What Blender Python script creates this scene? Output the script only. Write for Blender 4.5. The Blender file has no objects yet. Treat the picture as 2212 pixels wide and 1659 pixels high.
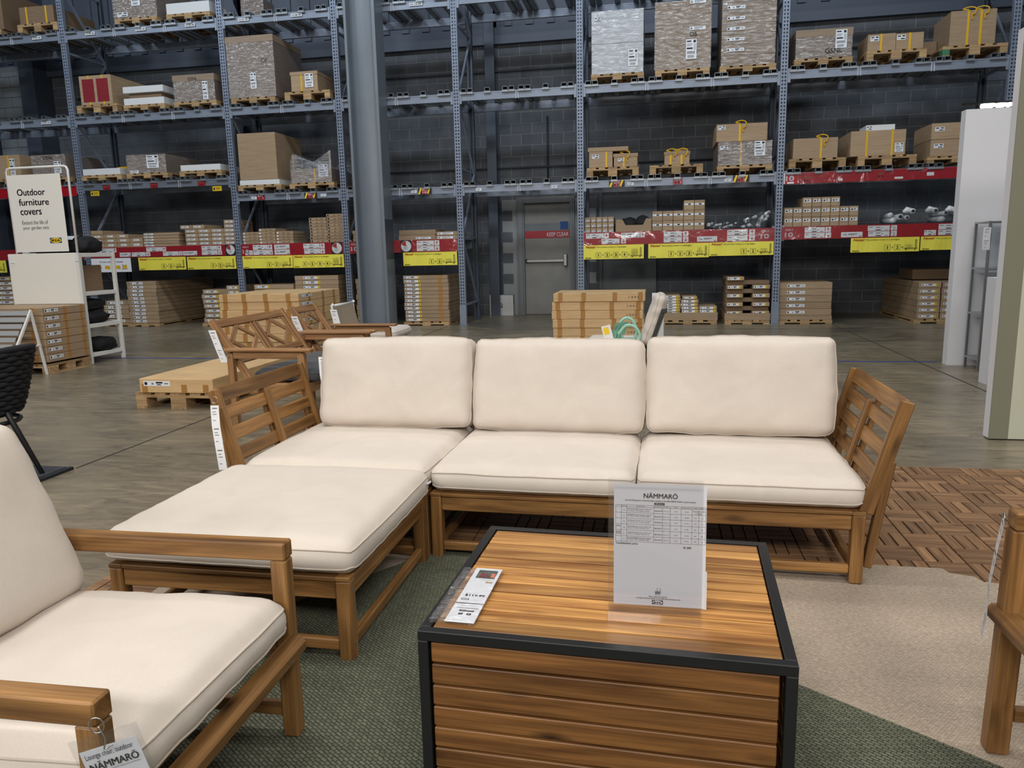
import bpy, bmesh, math, random
from mathutils import Vector, Matrix, Euler, noise

random.seed(7)
S = bpy.context.scene
COL = S.collection
PI = math.pi

# ------------------------------------------------------------------ camera
cam_d = bpy.data.cameras.new('camera')
cam = bpy.data.objects.new('camera', cam_d)
COL.objects.link(cam)
cam_d.sensor_width = 36.0
cam_d.sensor_fit = 'HORIZONTAL'
cam_d.lens = 1631.93 / 2212 * 36
cam_d.clip_start = 0.05
cam_d.clip_end = 200
_r = Vector((0.9829491, 0.1825476, -0.0220772))
_d = Vector((0.0104202, -0.1751717, -0.9844828))
_f = Vector((-0.1835823, 0.9674664, -0.1740870))
_m = Matrix.Identity(4)
for i in range(3):
    _m[i][0] = _r[i]; _m[i][1] = -_d[i]; _m[i][2] = -_f[i]
_m.translation = Vector((0, 0, 1.265))
cam.matrix_world = _m
S.camera = cam

# ------------------------------------------------------------------ world, lights, exposure
S.view_settings.view_transform = 'Standard'
S.view_settings.look = 'None'
S.view_settings.gamma = 1.0
S.view_settings.use_curve_mapping = False
S.view_settings.exposure = 0.0
W = bpy.data.worlds.new('world')
S.world = W
W.use_nodes = True
W.node_tree.nodes['Background'].inputs[0].default_value = (0.62, 0.78, 1.0, 1)
W.node_tree.nodes['Background'].inputs[1].default_value = 0.05


def area(name, loc, sx, sy, power, color, rot=(0, 0, 0)):
    d = bpy.data.lights.new(name, 'AREA')
    d.shape = 'RECTANGLE'; d.size = sx; d.size_y = sy
    d.energy = power; d.color = color
    o = bpy.data.objects.new(name, d)
    COL.objects.link(o)
    o.location = loc; o.rotation_euler = rot
    return o


WARM = (1.0, 0.955, 0.895)
COOL = (0.80, 0.90, 1.0)
# rows of ceiling strip lights above the showroom floor
for lx in (-7.5, -2.5, 2.5):
    for ly in (-1.0, 2.4, 5.4):
        area('ceiling_strip_light', (lx + 0.4, ly, 6.2), 2.6, 0.5, 44 if ly > 5 else 76, WARM)
# track floods behind the viewer, turned to the displays and the racks
for lx in (-4.5, -1.0, 2.5):
    area('track_flood_light', (lx, -4.2, 4.6), 2.2, 0.9, 165, WARM, (math.radians(52), 0, math.radians(4)))
# high lights over the aisle, turned to the racks
for lx in (-11.5, -6.5, -1.5, 3.5):
    area('aisle_strip_light', (lx, 7.4, 8.2), 3.0, 0.6, 150, COOL, (math.radians(52), 0, 0))

# ------------------------------------------------------------------ small helpers


def C(r, g, b):
    f = lambda v: ((v / 255 + 0.055) / 1.055) ** 2.4 if v > 10 else v / 255 / 12.92
    return (f(r), f(g), f(b), 1)


MATS = {}


def bsdf(name):
    m = bpy.data.materials.new(name)
    m.use_nodes = True
    nt = m.node_tree
    MATS[name] = m
    return m, nt, nt.nodes['Principled BSDF']


def N(nt, t, **kw):
    n = nt.nodes.new('ShaderNode' + t)
    for k, v in kw.items():
        if k in ('operation', 'blend_type', 'noise_dimensions', 'feature', 'data_type', 'wave_type', 'bands_direction', 'distance'):
            setattr(n, k, v)
        else:
            n.inputs[k].default_value = v
    return n


def mixc(nt, fac, a, b, mode='MIX'):
    n = nt.nodes.new('ShaderNodeMix')
    n.data_type = 'RGBA'; n.blend_type = mode
    for i, v in ((0, fac), (6, a), (7, b)):
        if isinstance(v, (int, float)):
            n.inputs[i].default_value = v
        elif isinstance(v, tuple):
            n.inputs[i].default_value = v
        else:
            nt.links.new(v, n.inputs[i])
    return n.outputs[2]


def ramp(nt, fac, stops):
    n = nt.nodes.new('ShaderNodeValToRGB')
    e = n.color_ramp.elements
    while len(e) < len(stops):
        e.new(0.5)
    for i, (p, c) in enumerate(stops):
        e[i].position = p; e[i].color = c
    nt.links.new(fac, n.inputs[0])
    return n.outputs[0]


def bump(nt, b, h, strength=0.3, dist=0.01):
    n = nt.nodes.new('ShaderNodeBump')
    n.inputs['Strength'].default_value = strength
    n.inputs['Distance'].default_value = dist
    nt.links.new(h, n.inputs['Height'])
    nt.links.new(n.outputs[0], b.inputs['Normal'])


def coords(nt, scale=(1, 1, 1), rnd=True, kind='Object'):
    tc = nt.nodes.new('ShaderNodeTexCoord')
    mp = nt.nodes.new('ShaderNodeMapping')
    mp.inputs['Scale'].default_value = scale
    nt.links.new(tc.outputs[kind], mp.inputs[0])
    rn = None
    if rnd:
        oi = nt.nodes.new('ShaderNodeObjectInfo')
        rn = oi.outputs['Random']
        mu = N(nt, 'Math', operation='MULTIPLY'); mu.inputs[1].default_value = 57.0
        nt.links.new(rn, mu.inputs[0])
        cx = nt.nodes.new('ShaderNodeCombineXYZ')
        for i in range(3):
            nt.links.new(mu.outputs[0], cx.inputs[i])
        nt.links.new(cx.outputs[0], mp.inputs[1])
    return mp.outputs[0], rn, tc


def plain(name, col, rough=0.5, metal=0.0, var=0.0, nscale=8, spec=0.5, emit=None, alpha=None):
    m, nt, b = bsdf(name)
    b.inputs['Roughness'].default_value = rough
    b.inputs['Metallic'].default_value = metal
    b.inputs['Specular IOR Level'].default_value = spec
    b.inputs['Base Color'].default_value = col
    if var:
        v, rn, _ = coords(nt)
        no = N(nt, 'TexNoise', Scale=nscale, Detail=5.0)
        nt.links.new(v, no.inputs['Vector'])
        d = tuple(x * (1 - var) for x in col[:3]) + (1,)
        l = tuple(min(1, x * (1 + var)) for x in col[:3]) + (1,)
        nt.links.new(ramp(nt, no.outputs[0], [(0.3, d), (0.7, l)]), b.inputs['Base Color'])
    if emit:
        b.inputs['Emission Color'].default_value = col
        b.inputs['Emission Strength'].default_value = emit
    return m


def wood(name, dark, light, knot, rough=0.42, grain=1.0, vary=0.45):
    """stained plank; grain runs along the piece's own X axis"""
    m, nt, b = bsdf(name)
    v, rn, _ = coords(nt, (1.6, 22, 22))
    n1 = N(nt, 'TexNoise', Scale=1.3 * grain, Detail=6.0, Distortion=0.6)
    nt.links.new(v, n1.inputs['Vector'])
    v2, _, _ = coords(nt, (4, 160, 160))
    n2 = N(nt, 'TexNoise', Scale=1.0, Detail=3.0)
    nt.links.new(v2, n2.inputs['Vector'])
    c = ramp(nt, n1.outputs[0], [(0.28, dark), (0.5, tuple((dark[i] + light[i]) / 2 for i in range(3)) + (1,)), (0.72, light)])
    f = ramp(nt, n2.outputs[0], [(0.35, (0.72, 0.72, 0.72, 1)), (0.65, (1.12, 1.12, 1.12, 1))])
    c = mixc(nt, 0.8, c, f, 'MULTIPLY')
    # knots
    v3, _, _ = coords(nt, (3.0, 9, 9))
    vo = N(nt, 'TexVoronoi', Scale=1.0); vo.inputs['Randomness'].default_value = 1.0
    nt.links.new(v3, vo.inputs['Vector'])
    k = ramp(nt, vo.outputs['Distance'], [(0.03, (1, 1, 1, 1)), (0.17, (0, 0, 0, 1))])
    c = mixc(nt, k, c, knot)
    # piece to piece tone
    t = ramp(nt, rn, [(0.0, (1 - vary,) * 3 + (1,)), (1.0, (1 + vary * 0.55,) * 3 + (1,))])
    c = mixc(nt, 1.0, c, t, 'MULTIPLY')
    nt.links.new(c, b.inputs['Base Color'])
    b.inputs['Roughness'].default_value = rough
    bump(nt, b, n2.outputs[0], 0.15, 0.002)
    return m


def board(name, col, vary=0.14, rough=0.75):
    """corrugated cardboard"""
    m, nt, b = bsdf(name)
    v, rn, _ = coords(nt, (3, 3, 30))
    n1 = N(nt, 'TexNoise', Scale=1.2, Detail=4.0)
    nt.links.new(v, n1.inputs['Vector'])
    c = ramp(nt, n1.outputs[0], [(0.3, tuple(x * 0.9 for x in col[:3]) + (1,)), (0.7, tuple(x * 1.08 for x in col[:3]) + (1,))])
    t = ramp(nt, rn, [(0.0, (1 - vary,) * 3 + (1,)), (1.0, (1 + vary * 0.5,) * 3 + (1,))])
    c = mixc(nt, 1.0, c, t, 'MULTIPLY')
    nt.links.new(c, b.inputs['Base Color'])
    b.inputs['Roughness'].default_value = rough
    b.inputs['Specular IOR Level'].default_value = 0.3
    return m


def fabric(name, col, weave=900, strength=0.25, wr=0.5):
    m, nt, b = bsdf(name)
    v, rn, _ = coords(nt)
    w = N(nt, 'TexNoise', Scale=float(weave), Detail=2.0)
    nt.links.new(v, w.inputs['Vector'])
    n1 = N(nt, 'TexNoise', Scale=6.0, Detail=5.0, Distortion=0.8)
    nt.links.new(v, n1.inputs['Vector'])
    c = ramp(nt, n1.outputs[0], [(0.3, tuple(x * 0.93 for x in col[:3]) + (1,)), (0.7, col)])
    f = ramp(nt, w.outputs[0], [(0.35, (0.88, 0.88, 0.88, 1)), (0.65, (1.04, 1.04, 1.04, 1))])
    c = mixc(nt, 0.7, c, f, 'MULTIPLY')
    nt.links.new(c, b.inputs['Base Color'])
    b.inputs['Roughness'].default_value = 0.92
    b.inputs['Specular IOR Level'].default_value = 0.15
    b.inputs['Sheen Weight'].default_value = 0.15
    ad = N(nt, 'Math', operation='ADD')
    s = N(nt, 'Math', operation='MULTIPLY'); s.inputs[1].default_value = wr
    nt.links.new(n1.outputs[0], s.inputs[0])
    s2 = N(nt, 'Math', operation='MULTIPLY'); s2.inputs[1].default_value = 0.06
    nt.links.new(w.outputs[0], s2.inputs[0])
    nt.links.new(s.outputs[0], ad.inputs[0]); nt.links.new(s2.outputs[0], ad.inputs[1])
    bump(nt, b, ad.outputs[0], strength, 0.02)
    return m


def film(name, tint, gloss, wrinkle, rough=0.12, bstr=0.7):
    """clear plastic film or sheet: mostly see-through with a glossy coat"""
    m = bpy.data.materials.new(name)
    m.use_nodes = True
    MATS[name] = m
    nt = m.node_tree
    nt.nodes.remove(nt.nodes['Principled BSDF'])
    out = nt.nodes['Material Output']
    tr = nt.nodes.new('ShaderNodeBsdfTransparent'); tr.inputs[0].default_value = tint
    gl = nt.nodes.new('ShaderNodeBsdfGlossy'); gl.inputs['Roughness'].default_value = rough
    gl.inputs[0].default_value = (0.95, 0.97, 1, 1)
    mx = nt.nodes.new('ShaderNodeMixShader'); mx.inputs[0].default_value = gloss
    nt.links.new(tr.outputs[0], mx.inputs[1]); nt.links.new(gl.outputs[0], mx.inputs[2])
    nt.links.new(mx.outputs[0], out.inputs[0])
    if wrinkle:
        v, rn, _ = coords(nt, (wrinkle, wrinkle, wrinkle * 2.5))
        n1 = N(nt, 'TexNoise', Scale=1.0, Detail=6.0, Distortion=1.5)
        nt.links.new(v, n1.inputs['Vector'])
        bn = nt.nodes.new('ShaderNodeBump'); bn.inputs['Strength'].default_value = bstr
        bn.inputs['Distance'].default_value = 0.05
        nt.links.new(n1.outputs[0], bn.inputs['Height'])
        nt.links.new(bn.outputs[0], gl.inputs['Normal'])
    return m


# ------------------------------------------------------------------ materials
wood('acacia', C(102, 68, 35), C(176, 130, 76), C(60, 38, 22), 0.42, vary=0.3)
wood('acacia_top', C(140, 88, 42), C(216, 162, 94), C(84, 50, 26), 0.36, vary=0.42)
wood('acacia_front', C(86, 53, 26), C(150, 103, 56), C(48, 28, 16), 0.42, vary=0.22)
wood('deck_wood', C(112, 80, 54), C(168, 130, 94), C(90, 62, 40), 0.6, vary=0.3)
wood('eucalyptus', C(142, 100, 62), C(186, 142, 98), C(120, 80, 48), 0.5, vary=0.15)
wood('pallet_pine', C(160, 128, 88), C(208, 174, 128), C(120, 84, 48), 0.8, vary=0.3)
board('carton', C(172, 147, 118))
board('carton_warm', C(212, 178, 132), 0.06)
board('carton_dark', C(136, 112, 88), 0.1)
board('carton_grey', C(158, 138, 118), 0.08)
board('carton_red', C(140, 38, 48), 0.08)
plain('carton_tape', C(176, 128, 74), 0.3)
plain('white_board', C(225, 226, 226), 0.6)
plain('white_gloss', C(232, 232, 230), 0.35)
plain('white_paint', C(236, 234, 228), 0.45)
plain('paper', C(238, 240, 244), 0.6)
plain('paper_dim', C(222, 224, 230), 0.7)
plain('ink', C(28, 28, 32), 0.6)
plain('ink_grey', C(120, 122, 126), 0.6)
plain('ink_navy', C(22, 26, 60), 0.5)
plain('logo_blue', C(0, 70, 140), 0.5)
plain('logo_yellow', C(250, 212, 20), 0.5)
plain('sign_red', C(170, 22, 36), 0.35)
plain('banner_red', C(196, 44, 30), 0.5)
plain('banner_yellow', C(244, 232, 84), 0.5, var=0.05, nscale=3)
plain('strap_yellow', C(228, 178, 24), 0.45)
plain('cream', C(244, 242, 236), 0.5)
plain('rack_grey', C(138, 147, 162), 0.4, 0.25, var=0.12, nscale=3)
plain('rack_blue', C(134, 144, 162), 0.42, 0.2, var=0.12, nscale=4)
plain('rack_dark', C(78, 86, 98), 0.5, 0.2)
plain('galv', C(150, 156, 162), 0.38, 0.5, var=0.15, nscale=5)
plain('column_grey', C(122, 130, 138), 0.4, 0.1, var=0.08, nscale=1.5)
plain('cladding', C(84, 92, 106), 0.5, 0.1)
plain('black_metal', C(26, 27, 29), 0.42)
plain('black_rope', C(30, 31, 36), 0.85)
plain('black_cloth', C(22, 22, 25), 0.8, var=0.3, nscale=12)
plain('dark_plastic', C(38, 42, 48), 0.6)
plain('mat_dark', C(66, 70, 76), 0.7, var=0.15)
plain('mat_base', C(34, 28, 24), 0.8)
plain('steel', C(176, 178, 180), 0.3, 0.9)
plain('door_paint', C(150, 150, 146), 0.45, var=0.12, nscale=2.5)
plain('door_frame', C(128, 132, 136), 0.4, var=0.06, nscale=2)
plain('panel_grey', C(120, 124, 128), 0.5, var=0.08, nscale=2)
plain('tape_blue', C(36, 66, 150), 0.5)
plain('joint', C(52, 48, 44), 0.9)
plain('mint', C(160, 214, 194), 0.35)
plain('olive', C(132, 133, 114), 0.7)
plain('sage', C(202, 204, 184), 0.7)
plain('wall_white', C(232, 232, 236), 0.7)
plain('slat_grey', C(158, 160, 160), 0.5)
plain('rope_taupe', C(150, 138, 120), 0.8)
plain('lamp_led', (1, 1, 1, 1), 0.5, emit=6)
plain('warn_black', C(24, 24, 24), 0.5)
plain('pipe_dark', C(58, 60, 64), 0.5)
plain('wicker', C(58, 58, 56), 0.7, var=0.3, nscale=60)
plain('photo_green', C(70, 86, 74), 0.5, var=0.4, nscale=60)
plain('photo_red', C(120, 40, 48), 0.5, var=0.2, nscale=40)
plain('photo_peach', C(220, 120, 96), 0.5)
fabric('cushion_cloth', C(223, 213, 202), 700, 0.3, 0.35)
fabric('cushion_grey', C(74, 76, 80), 600, 0.25, 0.3)
fabric('piping_cloth', C(206, 195, 182), 700, 0.1, 0.1)
film('stretch_wrap', (0.95, 0.95, 0.97, 1), 0.30, 9.0, 0.27, 0.9)
film('clear_bag', (0.86, 0.88, 0.9, 1), 0.16, 26.0, 0.12, 0.9)
film('acrylic', (0.985, 0.985, 0.99, 1), 0.045, 0, 0.04)
film('sleeve', (0.97, 0.975, 0.985, 1), 0.09, 40.0, 0.08, 0.4)
film('strip_film', (0.985, 0.98, 0.97, 1), 0.07, 2.5, 0.12, 0.35)
film('cabinet_glass', (0.9, 0.93, 0.94, 1), 0.12, 0, 0.05)


def concrete():
    m, nt, b = bsdf('concrete_floor')
    v, rn, _ = coords(nt, (1, 1, 1), False)
    n1 = N(nt, 'TexNoise', Scale=0.55, Detail=8.0, Roughness=0.62, Distortion=0.5)
    nt.links.new(v, n1.inputs['Vector'])
    v2, _, _ = coords(nt, (2.4, 9.0, 1), False)
    n2 = N(nt, 'TexNoise', Scale=1.3, Detail=9.0, Roughness=0.7, Distortion=1.0)
    nt.links.new(v2, n2.inputs['Vector'])
    n3 = N(nt, 'TexNoise', Scale=90.0, Detail=3.0)
    nt.links.new(v, n3.inputs['Vector'])
    c1 = ramp(nt, n1.outputs[0], [(0.3, C(102, 95, 82)), (0.52, C(139, 128, 109)), (0.74, C(170, 155, 130))])
    c2 = ramp(nt, n2.outputs[0], [(0.36, (0.58, 0.58, 0.58, 1)), (0.52, (0.95, 0.95, 0.95, 1)), (0.68, (1.34, 1.31, 1.24, 1))])
    c = mixc(nt, 0.85, c1, c2, 'MULTIPLY')
    c3 = ramp(nt, n3.outputs[0], [(0.3, (0.9, 0.9, 0.9, 1)), (0.7, (1.06, 1.06, 1.06, 1))])
    c = mixc(nt, 0.6, c, c3, 'MULTIPLY')
    nt.links.new(c, b.inputs['Base Color'])
    r = ramp(nt, n2.outputs[0], [(0.3, (0.24, 0.24, 0.24, 1)), (0.7, (0.42, 0.42, 0.42, 1))])
    nt.links.new(r, b.inputs['Roughness'])
    bump(nt, b, n2.outputs[0], 0.06, 0.01)


concrete()


def masonry(name, col):
    m, nt, b = bsdf(name)
    v, rn, _ = coords(nt)
    n1 = N(nt, 'TexNoise', Scale=3.0, Detail=6.0)
    nt.links.new(v, n1.inputs['Vector'])
    c = ramp(nt, n1.outputs[0], [(0.3, tuple(x * 0.78 for x in col[:3]) + (1,)), (0.7, tuple(x * 1.15 for x in col[:3]) + (1,))])
    t = ramp(nt, rn, [(0.0, (0.88,) * 3 + (1,)), (1.0, (1.1,) * 3 + (1,))])
    c = mixc(nt, 1.0, c, t, 'MULTIPLY')
    nt.links.new(c, b.inputs['Base Color'])
    b.inputs['Roughness'].default_value = 0.75
    bump(nt, b, n1.outputs[0], 0.3, 0.004)


masonry('block', C(98, 102, 108))
plain('mortar', C(165, 168, 170), 0.9)
masonry('block_lit', C(140, 146, 150))


def weave_mat(name, base, dark, light, sx, sy, rot=0.0, streak=0.0):
    m, nt, b = bsdf(name)
    tc = nt.nodes.new('ShaderNodeTexCoord')
    mp = nt.nodes.new('ShaderNodeMapping')
    mp.inputs['Rotation'].default_value = (0, 0, rot)
    nt.links.new(tc.outputs['Object'], mp.inputs[0])
    br = nt.nodes.new('ShaderNodeTexBrick')
    br.offset = 0.5
    br.inputs['Color1'].default_value = base
    br.inputs['Color2'].default_value = light
    br.inputs['Mortar'].default_value = dark
    br.inputs['Scale'].default_value = 1.0
    br.inputs['Mortar Size'].default_value = sy * 0.16
    br.inputs['Mortar Smooth'].default_value = 0.5
    br.inputs['Brick Width'].default_value = sx
    br.inputs['Row Height'].default_value = sy
    nd = N(nt, 'TexNoise', Scale=60.0, Detail=2.0)
    nt.links.new(mp.outputs[0], nd.inputs['Vector'])
    va = mixc(nt, 0.0035, mp.outputs[0], nd.outputs['Color'], 'LINEAR_LIGHT')
    nt.links.new(va, br.inputs['Vector'])
    n1 = N(nt, 'TexNoise', Scale=2.2, Detail=5.0)
    nt.links.new(tc.outputs['Object'], n1.inputs['Vector'])
    c = mixc(nt, 0.8, br.outputs['Color'], ramp(nt, n1.outputs[0], [(0.3, (0.8, 0.8, 0.8, 1)), (0.7, (1.12, 1.12, 1.12, 1))]), 'MULTIPLY')
    if streak:
        mp2 = nt.nodes.new('ShaderNodeMapping')
        mp2.inputs['Scale'].default_value = (80, 150, 1)
        nt.links.new(tc.outputs['Object'], mp2.inputs[0])
        n2 = N(nt, 'TexNoise', Scale=1.0, Detail=3.0)
        nt.links.new(mp2.outputs[0], n2.inputs['Vector'])
        c = mixc(nt, streak, c, ramp(nt, n2.outputs[0], [(0.36, (0.74, 0.72, 0.70, 1)), (0.62, (1.15, 1.14, 1.12, 1))]), 'MULTIPLY')
    nt.links.new(c, b.inputs['Base Color'])
    b.inputs['Roughness'].default_value = 0.9
    b.inputs['Specular IOR Level'].default_value = 0.2
    bump(nt, b, br.outputs['Fac'], -0.8, 0.004)


weave_mat('rug_green', C(98, 102, 86), C(50, 54, 46), C(118, 120, 102), 0.020, 0.010, math.radians(0))
weave_mat('rug_beige', C(176, 162, 146), C(148, 134, 119), C(192, 178, 162), 0.010, 0.006, 0, 0.6)

# ------------------------------------------------------------------ geometry helpers
MESH = {}


def obj(name, me, parent=None, loc=(0, 0, 0), rot=(0, 0, 0), scale=None, mat4=None):
    o = bpy.data.objects.new(name, me)
    COL.objects.link(o)
    if parent is not None:
        o.parent = parent
    if mat4 is not None:
        o.matrix_basis = mat4
    else:
        o.location = loc; o.rotation_euler = rot
        if scale: o.scale = scale
    return o


def tag(o, label, cat, group=None):
    o['label'] = label; o['category'] = cat
    if group: o['group'] = group
    return o


def thing(name, label, cat, loc=(0, 0, 0), rz=0.0, group=None):
    o = obj(name, None, None, loc, (0, 0, rz))
    o.empty_display_size = 0.1
    return tag(o, label, cat, group)


def finish(me, mat, smooth=False):
    for k in (mat if isinstance(mat, (list, tuple)) else [mat]):
        me.materials.append(MATS[k])
    if smooth:
        me.polygons.foreach_set('use_smooth', [True] * len(me.polygons))
    me.update()
    return me


def bx(sx, sy, sz, mat, bev=0.0):
    """box mesh centred on its origin, shared between alike pieces"""
    key = ('box', round(sx, 4), round(sy, 4), round(sz, 4), mat, bev)
    if key in MESH: return MESH[key]
    bm = bmesh.new()
    bmesh.ops.create_cube(bm, size=1)
    for v in bm.verts: v.co = Vector((v.co.x * sx, v.co.y * sy, v.co.z * sz))
    if bev:
        bmesh.ops.bevel(bm, geom=list(bm.edges), offset=bev, segments=1, affect='EDGES')
    me = bpy.data.meshes.new('box')
    bm.to_mesh(me); bm.free()
    MESH[key] = finish(me, mat)
    return me


def block(name, parent, x0, x1, y0, y1, z0, z1, mat, bev=0.0):
    return obj(name, bx(x1 - x0, y1 - y0, z1 - z0, mat, bev), parent, ((x0 + x1) / 2, (y0 + y1) / 2, (z0 + z1) / 2))


def plank(name, parent, p0, p1, w, t, mat, up=(0, 0, 1), bev=0.004):
    """bar between two points; w across, t along 'up'; grain along its length"""
    p0 = Vector(p0); p1 = Vector(p1)
    x = (p1 - p0); L = x.length; x.normalize()
    z = Vector(up); z = (z - x * z.dot(x))
    if z.length < 1e-4:
        z = Vector((1, 0, 0)); z = z - x * z.dot(x)
    z.normalize(); y = z.cross(x)
    m = Matrix.Identity(4)
    for i in range(3):
        m[i][0] = x[i]; m[i][1] = y[i]; m[i][2] = z[i]
    m.translation = (p0 + p1) / 2
    return obj(name, bx(L, w, t, mat, bev), parent, mat4=m)


def pydata(verts, faces, mat, smooth=False, idx=None):
    me = bpy.data.meshes.new('mesh')
    me.from_pydata(verts, [], faces)
    finish(me, mat, smooth)
    if idx: me.polygons.foreach_set('material_index', idx)
    return me


class MB:
    def __init__(s): s.v = []; s.f = []; s.i = []

    def box(s, x0, x1, y0, y1, z0, z1, i=0):
        n = len(s.v)
        s.v += [(x0, y0, z0), (x1, y0, z0), (x1, y1, z0), (x0, y1, z0), (x0, y0, z1), (x1, y0, z1), (x1, y1, z1), (x0, y1, z1)]
        s.f += [(n, n + 3, n + 2, n + 1), (n + 4, n + 5, n + 6, n + 7), (n, n + 1, n + 5, n + 4), (n + 1, n + 2, n + 6, n + 5), (n + 2, n + 3, n + 7, n + 6), (n + 3, n, n + 4, n + 7)]
        s.i += [i] * 6

    def quad(s, x0, y0, x1, y1, z=0.0, i=0):
        n = len(s.v)
        s.v += [(x0, y0, z), (x1, y0, z), (x1, y1, z), (x0, y1, z)]
        s.f.append((n, n + 1, n + 2, n + 3)); s.i.append(i)

    def poly(s, pts, z=0.0, i=0):
        n = len(s.v)
        s.v += [(p[0], p[1], p[2] if len(p) > 2 else z) for p in pts]
        s.f.append(tuple(range(n, n + len(pts)))); s.i.append(i)

    def disc(s, cx, cy, rx, ry=None, z=0.0, i=0, n=16):
        ry = ry or rx
        s.poly([(cx + rx * math.cos(2 * PI * k / n), cy + ry * math.sin(2 * PI * k / n)) for k in range(n)], z, i)

    def tube(s, pts, r, n=8, i=0, closed=False, rad=None):
        pts = [Vector(p) for p in pts]
        m = len(pts); base = len(s.v); prev = None
        for k in range(m):
            if closed: t = pts[(k + 1) % m] - pts[k - 1]
            else: t = pts[min(k + 1, m - 1)] - pts[max(k - 1, 0)]
            t.normalize()
            a = Vector((0, 0, 1)) if prev is None else prev
            if prev is None and abs(t.z) > 0.9: a = Vector((1, 0, 0))
            u = a - t * a.dot(t); u.normalize(); w = t.cross(u); prev = u
            rr = rad[k] if rad else r
            for q in range(n):
                th = 2 * PI * q / n
                s.v.append(tuple(pts[k] + (u * math.cos(th) + w * math.sin(th)) * rr))
        for k in range(m if closed else m - 1):
            k2 = (k + 1) % m
            for q in range(n):
                q2 = (q + 1) % n
                s.f.append((base + k * n + q, base + k * n + q2, base + k2 * n + q2, base + k2 * n + q)); s.i.append(i)
        if not closed:
            s.f.append(tuple(base + q for q in range(n))[::-1]); s.i.append(i)
            s.f.append(tuple(base + (m - 1) * n + q for q in range(n))); s.i.append(i)

    def mesh(s, mat, smooth=False):
        return pydata(s.v, s.f, mat, smooth, s.i if isinstance(mat, (list, tuple)) else None)

    def build(s, name, mat, parent=None, loc=(0, 0, 0), rot=(0, 0, 0), smooth=False):
        return obj(name, s.mesh(mat, smooth), parent, loc, rot)


def smooth_path(pts, sub=6, closed=False):
    out = []
    P = [Vector(p) for p in pts]; n = len(P)
    rng = range(n) if closed else range(n - 1)
    for i in rng:
        if closed: a, b, c, d = P[i - 1], P[i], P[(i + 1) % n], P[(i + 2) % n]
        else: a, b, c, d = P[max(i - 1, 0)], P[i], P[i + 1], P[min(i + 2, n - 1)]
        for k in range(sub):
            t = k / sub
            out.append(0.5 * ((2 * b) + (c - a) * t + (2 * a - 5 * b + 4 * c - d) * t * t + (3 * b - a - 3 * c + d) * t ** 3))
    if not closed: out.append(P[-1])
    return out


# text is collected and turned into meshes in one go at the end
TEXTS = []


def text(parent, s, x, y, w, h, mat='ink', bold=0.0, name='lettering', z=0.0015, shear=0.0, rot=0.0, base=None):
    """flat lettering filling the box (x, y, w, h) of its parent's XY plane; w None keeps the proportions"""
    TEXTS.append((parent, s, x, y, w, h, mat, bold, name, z, shear, rot, base))


def flush_texts():
    keys = {}
    for t in TEXTS:
        keys.setdefault((t[1], t[7], t[10]), None)
    tmp = []
    for (s, bold, shear) in keys:
        cu = bpy.data.curves.new('t', 'FONT')
        cu.body = s; cu.size = 1.0;  cu.shear = shear; cu.resolution_u = 3
        o = bpy.data.objects.new('t', cu); COL.objects.link(o)
        tmp.append(((s, bold, shear), o))
    bpy.context.view_layer.update()
    dg = bpy.context.evaluated_depsgraph_get()
    for k, o in tmp:
        me = bpy.data.meshes.new_from_object(o.evaluated_get(dg))
        if k[1]:     # heavier strokes: the glyphs once more, a hair to each side
            V = [tuple(v.co) for v in me.vertices]; F = [tuple(f.vertices) for f in me.polygons]
            d = k[1] * 0.9; V2 = []; F2 = []
            for (sx_, sy_) in ((-d, -d * .5), (d, -d * .5), (-d, d * .5), (d, d * .5)):
                b_ = len(V2); V2 += [(a + sx_, c + sy_, 0) for a, c, e in V]; F2 += [tuple(i_ + b_ for i_ in f) for f in F]
            me = bpy.data.meshes.new('lettering'); me.from_pydata(V2, [], F2)
        xs = [v.co.x for v in me.vertices]; ys = [v.co.y for v in me.vertices]
        keys[k] = (me, min(xs), min(ys), max(xs) - min(xs), max(ys) - min(ys))
    for k, o in tmp:
        cu = o.data; bpy.data.objects.remove(o); bpy.data.curves.remove(cu)
    done = {}
    for parent, s, x, y, w, h, mat, bold, name, z, shear, rot, base in TEXTS:
        k = (s, bold, shear)
        me, mx, my, bw, bh = keys[k]
        if (k, mat) not in done:
            m2 = me.copy(); m2.materials.clear(); m2.materials.append(MATS[mat]); done[(k, mat)] = m2
        sy = h / bh; sx = (w / bw) if w else sy
        M = Matrix.Translation((x, y, z)) @ Matrix.Rotation(rot, 4, 'Z') @ Matrix.Diagonal((sx, sy, 1, 1)) @ Matrix.Translation((-mx, -my, 0))
        if base is not None: M = base @ M
        obj(name, done[(k, mat)], parent, mat4=M)


def FACE(x, y, z): return Matrix.Translation((x, y, z)) @ Matrix.Rotation(PI / 2, 4, 'X')


FRONT = (PI / 2, 0, 0)   # a plate's XY plane turned to face the camera side (-Y)


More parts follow.
